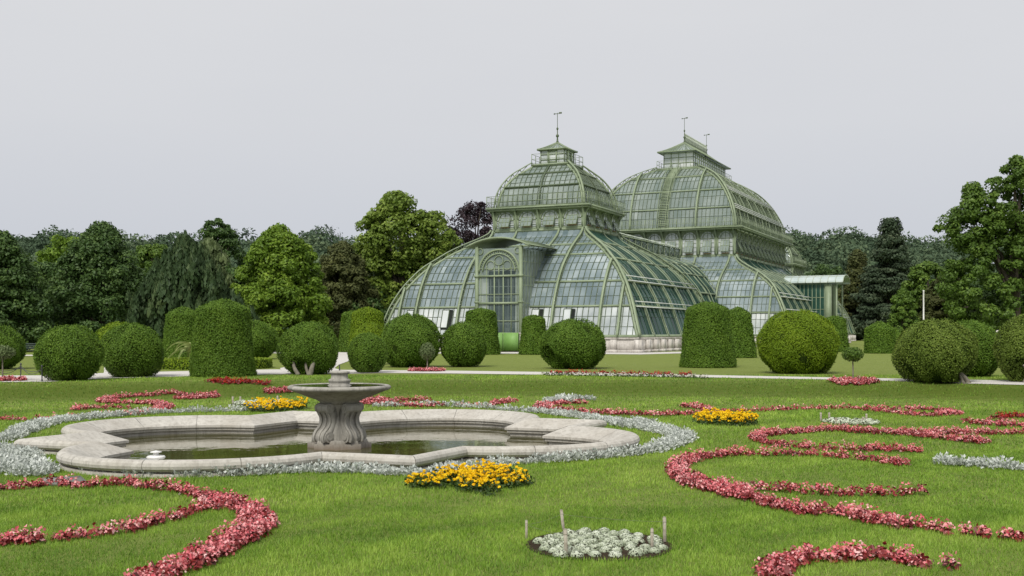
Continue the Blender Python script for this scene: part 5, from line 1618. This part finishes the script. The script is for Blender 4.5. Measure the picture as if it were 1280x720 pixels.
# ------------------------------------------------------------------ lawn blades
PATH = np.vstack([near, far[::-1]])
def blades(n, y0, y1, hb, wb):
    y = np.sqrt(rng.uniform(y0*y0, y1*y1, n)); x = rng.uniform(-1, 1, n)*(.49*y + 4.5)
    out = offset(BW, -.03)
    k = ~inpoly(x, y, out)
    if y1 > 34: k &= ~inpoly(x, y, PATH)
    for (cx, cy, a, b) in ELL: k &= ((x-cx)/a)**2 + ((y-cy)/b)**2 > 1
    x, y = x[k], y[k]; n = len(x)
    pn = patchnoise(x, y, .8); p2 = patchnoise(x+7, y-3, 2.7); p3 = patchnoise(x*1.7-2, y+5, 6.5)
    h = hb*rng.uniform(.45, 1.3, n)*(.55 + .35*pn + .65*p3)*np.where(rng.random(n) < .025, 1.5, 1.0)
    a = rng.uniform(0, 2*pi, n); ln = rng.uniform(.15, .95, n)
    B = np.stack([x, y, H(x, y) - .004], 1)
    w = np.stack([np.cos(a), np.sin(a), 0*a], 1)*(wb*rng.uniform(.6, 1.2, n))[:, None]/2
    b2 = a + pi/2 + rng.normal(0, .6, n)
    dr = np.stack([np.cos(b2)*ln, np.sin(b2)*ln, np.ones(n)], 1); dr /= np.linalg.norm(dr, axis=1, keepdims=True)
    T = B + dr*h[:, None]
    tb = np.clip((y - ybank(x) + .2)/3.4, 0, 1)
    tin = np.clip(.24 + .42*pn + .55*(p2-.5) + .40*(p3-.5) + rng.normal(0, .20, n) - .42*np.sin(pi*tb), 0, 1)  # blades on the bank get its shade painted in as darker tint
    return np.stack([B-w, B+w, T], 1), tin
gb = MB()
for n, y0, y1, hb, wb in ((410000, 8.4, 13.5, .044, .0080), (280000, 13.5, 20, .046, .0115), (190000, 20, 30, .055, .018), (105000, 30, 43, .055, .028)):
    V, tin = blades(n, y0, y1, hb, wb)
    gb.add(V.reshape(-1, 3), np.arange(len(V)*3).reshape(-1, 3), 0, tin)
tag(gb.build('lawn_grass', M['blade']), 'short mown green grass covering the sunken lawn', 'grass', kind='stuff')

# ------------------------------------------------------------------ sky, sun, camera
w = bpy.data.worlds.new('World'); scene.world = w; w.use_nodes = True
nt = w.node_tree; nt.nodes.clear()
out = nt.nodes.new('ShaderNodeOutputWorld')
SUN = np.array([-.24, -.64, .74]); SUN = SUN/np.linalg.norm(SUN)
sky = nt.nodes.new('ShaderNodeTexSky'); sky.sky_type = 'NISHITA'; sky.sun_disc = False
sky.sun_elevation = math.asin(SUN[2]); sky.sun_rotation = atan2(SUN[0], SUN[1])
b1 = nt.nodes.new('ShaderNodeBackground'); b1.inputs['Strength'].default_value = .06
nt.links.new(sky.outputs[0], b1.inputs['Color'])
# high thin overcast in front of the clear sky
tc = nt.nodes.new('ShaderNodeTexCoord'); sp = nt.nodes.new('ShaderNodeSeparateXYZ'); nt.links.new(tc.outputs['Generated'], sp.inputs[0])
mp = nt.nodes.new('ShaderNodeMapping'); mp.inputs['Scale'].default_value = (1.0, 1.0, 3.5); nt.links.new(tc.outputs['Generated'], mp.inputs['Vector'])
cl = noise(nt, 2.2, 6, .55, vec=mp.outputs[0])
c = ramp(nt, sp.outputs['Z'], [(0.0, (.570, .600, .668)), (.08, (.615, .638, .695)), (.18, (.705, .715, .745)), (.30, (.745, .75, .77)), (1, (.86, .865, .88))])
c = mixc(nt, math_(nt, 'MULTIPLY', math_(nt, 'SUBTRACT', cl, .42, True), .9, True), c, (.655, .665, .70))
b2 = nt.nodes.new('ShaderNodeBackground'); b2.inputs['Strength'].default_value = 1.0; nt.links.new(c, b2.inputs['Color'])
mx = nt.nodes.new('ShaderNodeMixShader'); mx.inputs[0].default_value = .93
nt.links.new(b1.outputs[0], mx.inputs[1]); nt.links.new(b2.outputs[0], mx.inputs[2]); nt.links.new(mx.outputs[0], out.inputs['Surface'])

L = bpy.data.lights.new('sun', 'SUN'); L.energy = 3.2; L.angle = radians(20); L.color = (1, .955, .88)
lo = bpy.data.objects.new('sun', L); COL.objects.link(lo)
lo.rotation_euler = Vector(SUN).to_track_quat('Z', 'Y').to_euler()

cam = bpy.data.cameras.new('camera'); co = bpy.data.objects.new('camera', cam); COL.objects.link(co)
cam.sensor_width = 36; cam.lens = 36*F/1280; cam.shift_y = (HY-360)/1280
co.location = (0, 0, EYE); co.rotation_euler = (pi/2, 0, 0)
cam.clip_start = .1; cam.clip_end = 9000
scene.camera = co
scene.view_settings.view_transform = 'Standard'; scene.view_settings.look = 'None'; scene.view_settings.exposure = 0
scene.cycles.max_bounces = 8; scene.cycles.transparent_max_bounces = 16; scene.cycles.diffuse_bounces = 3
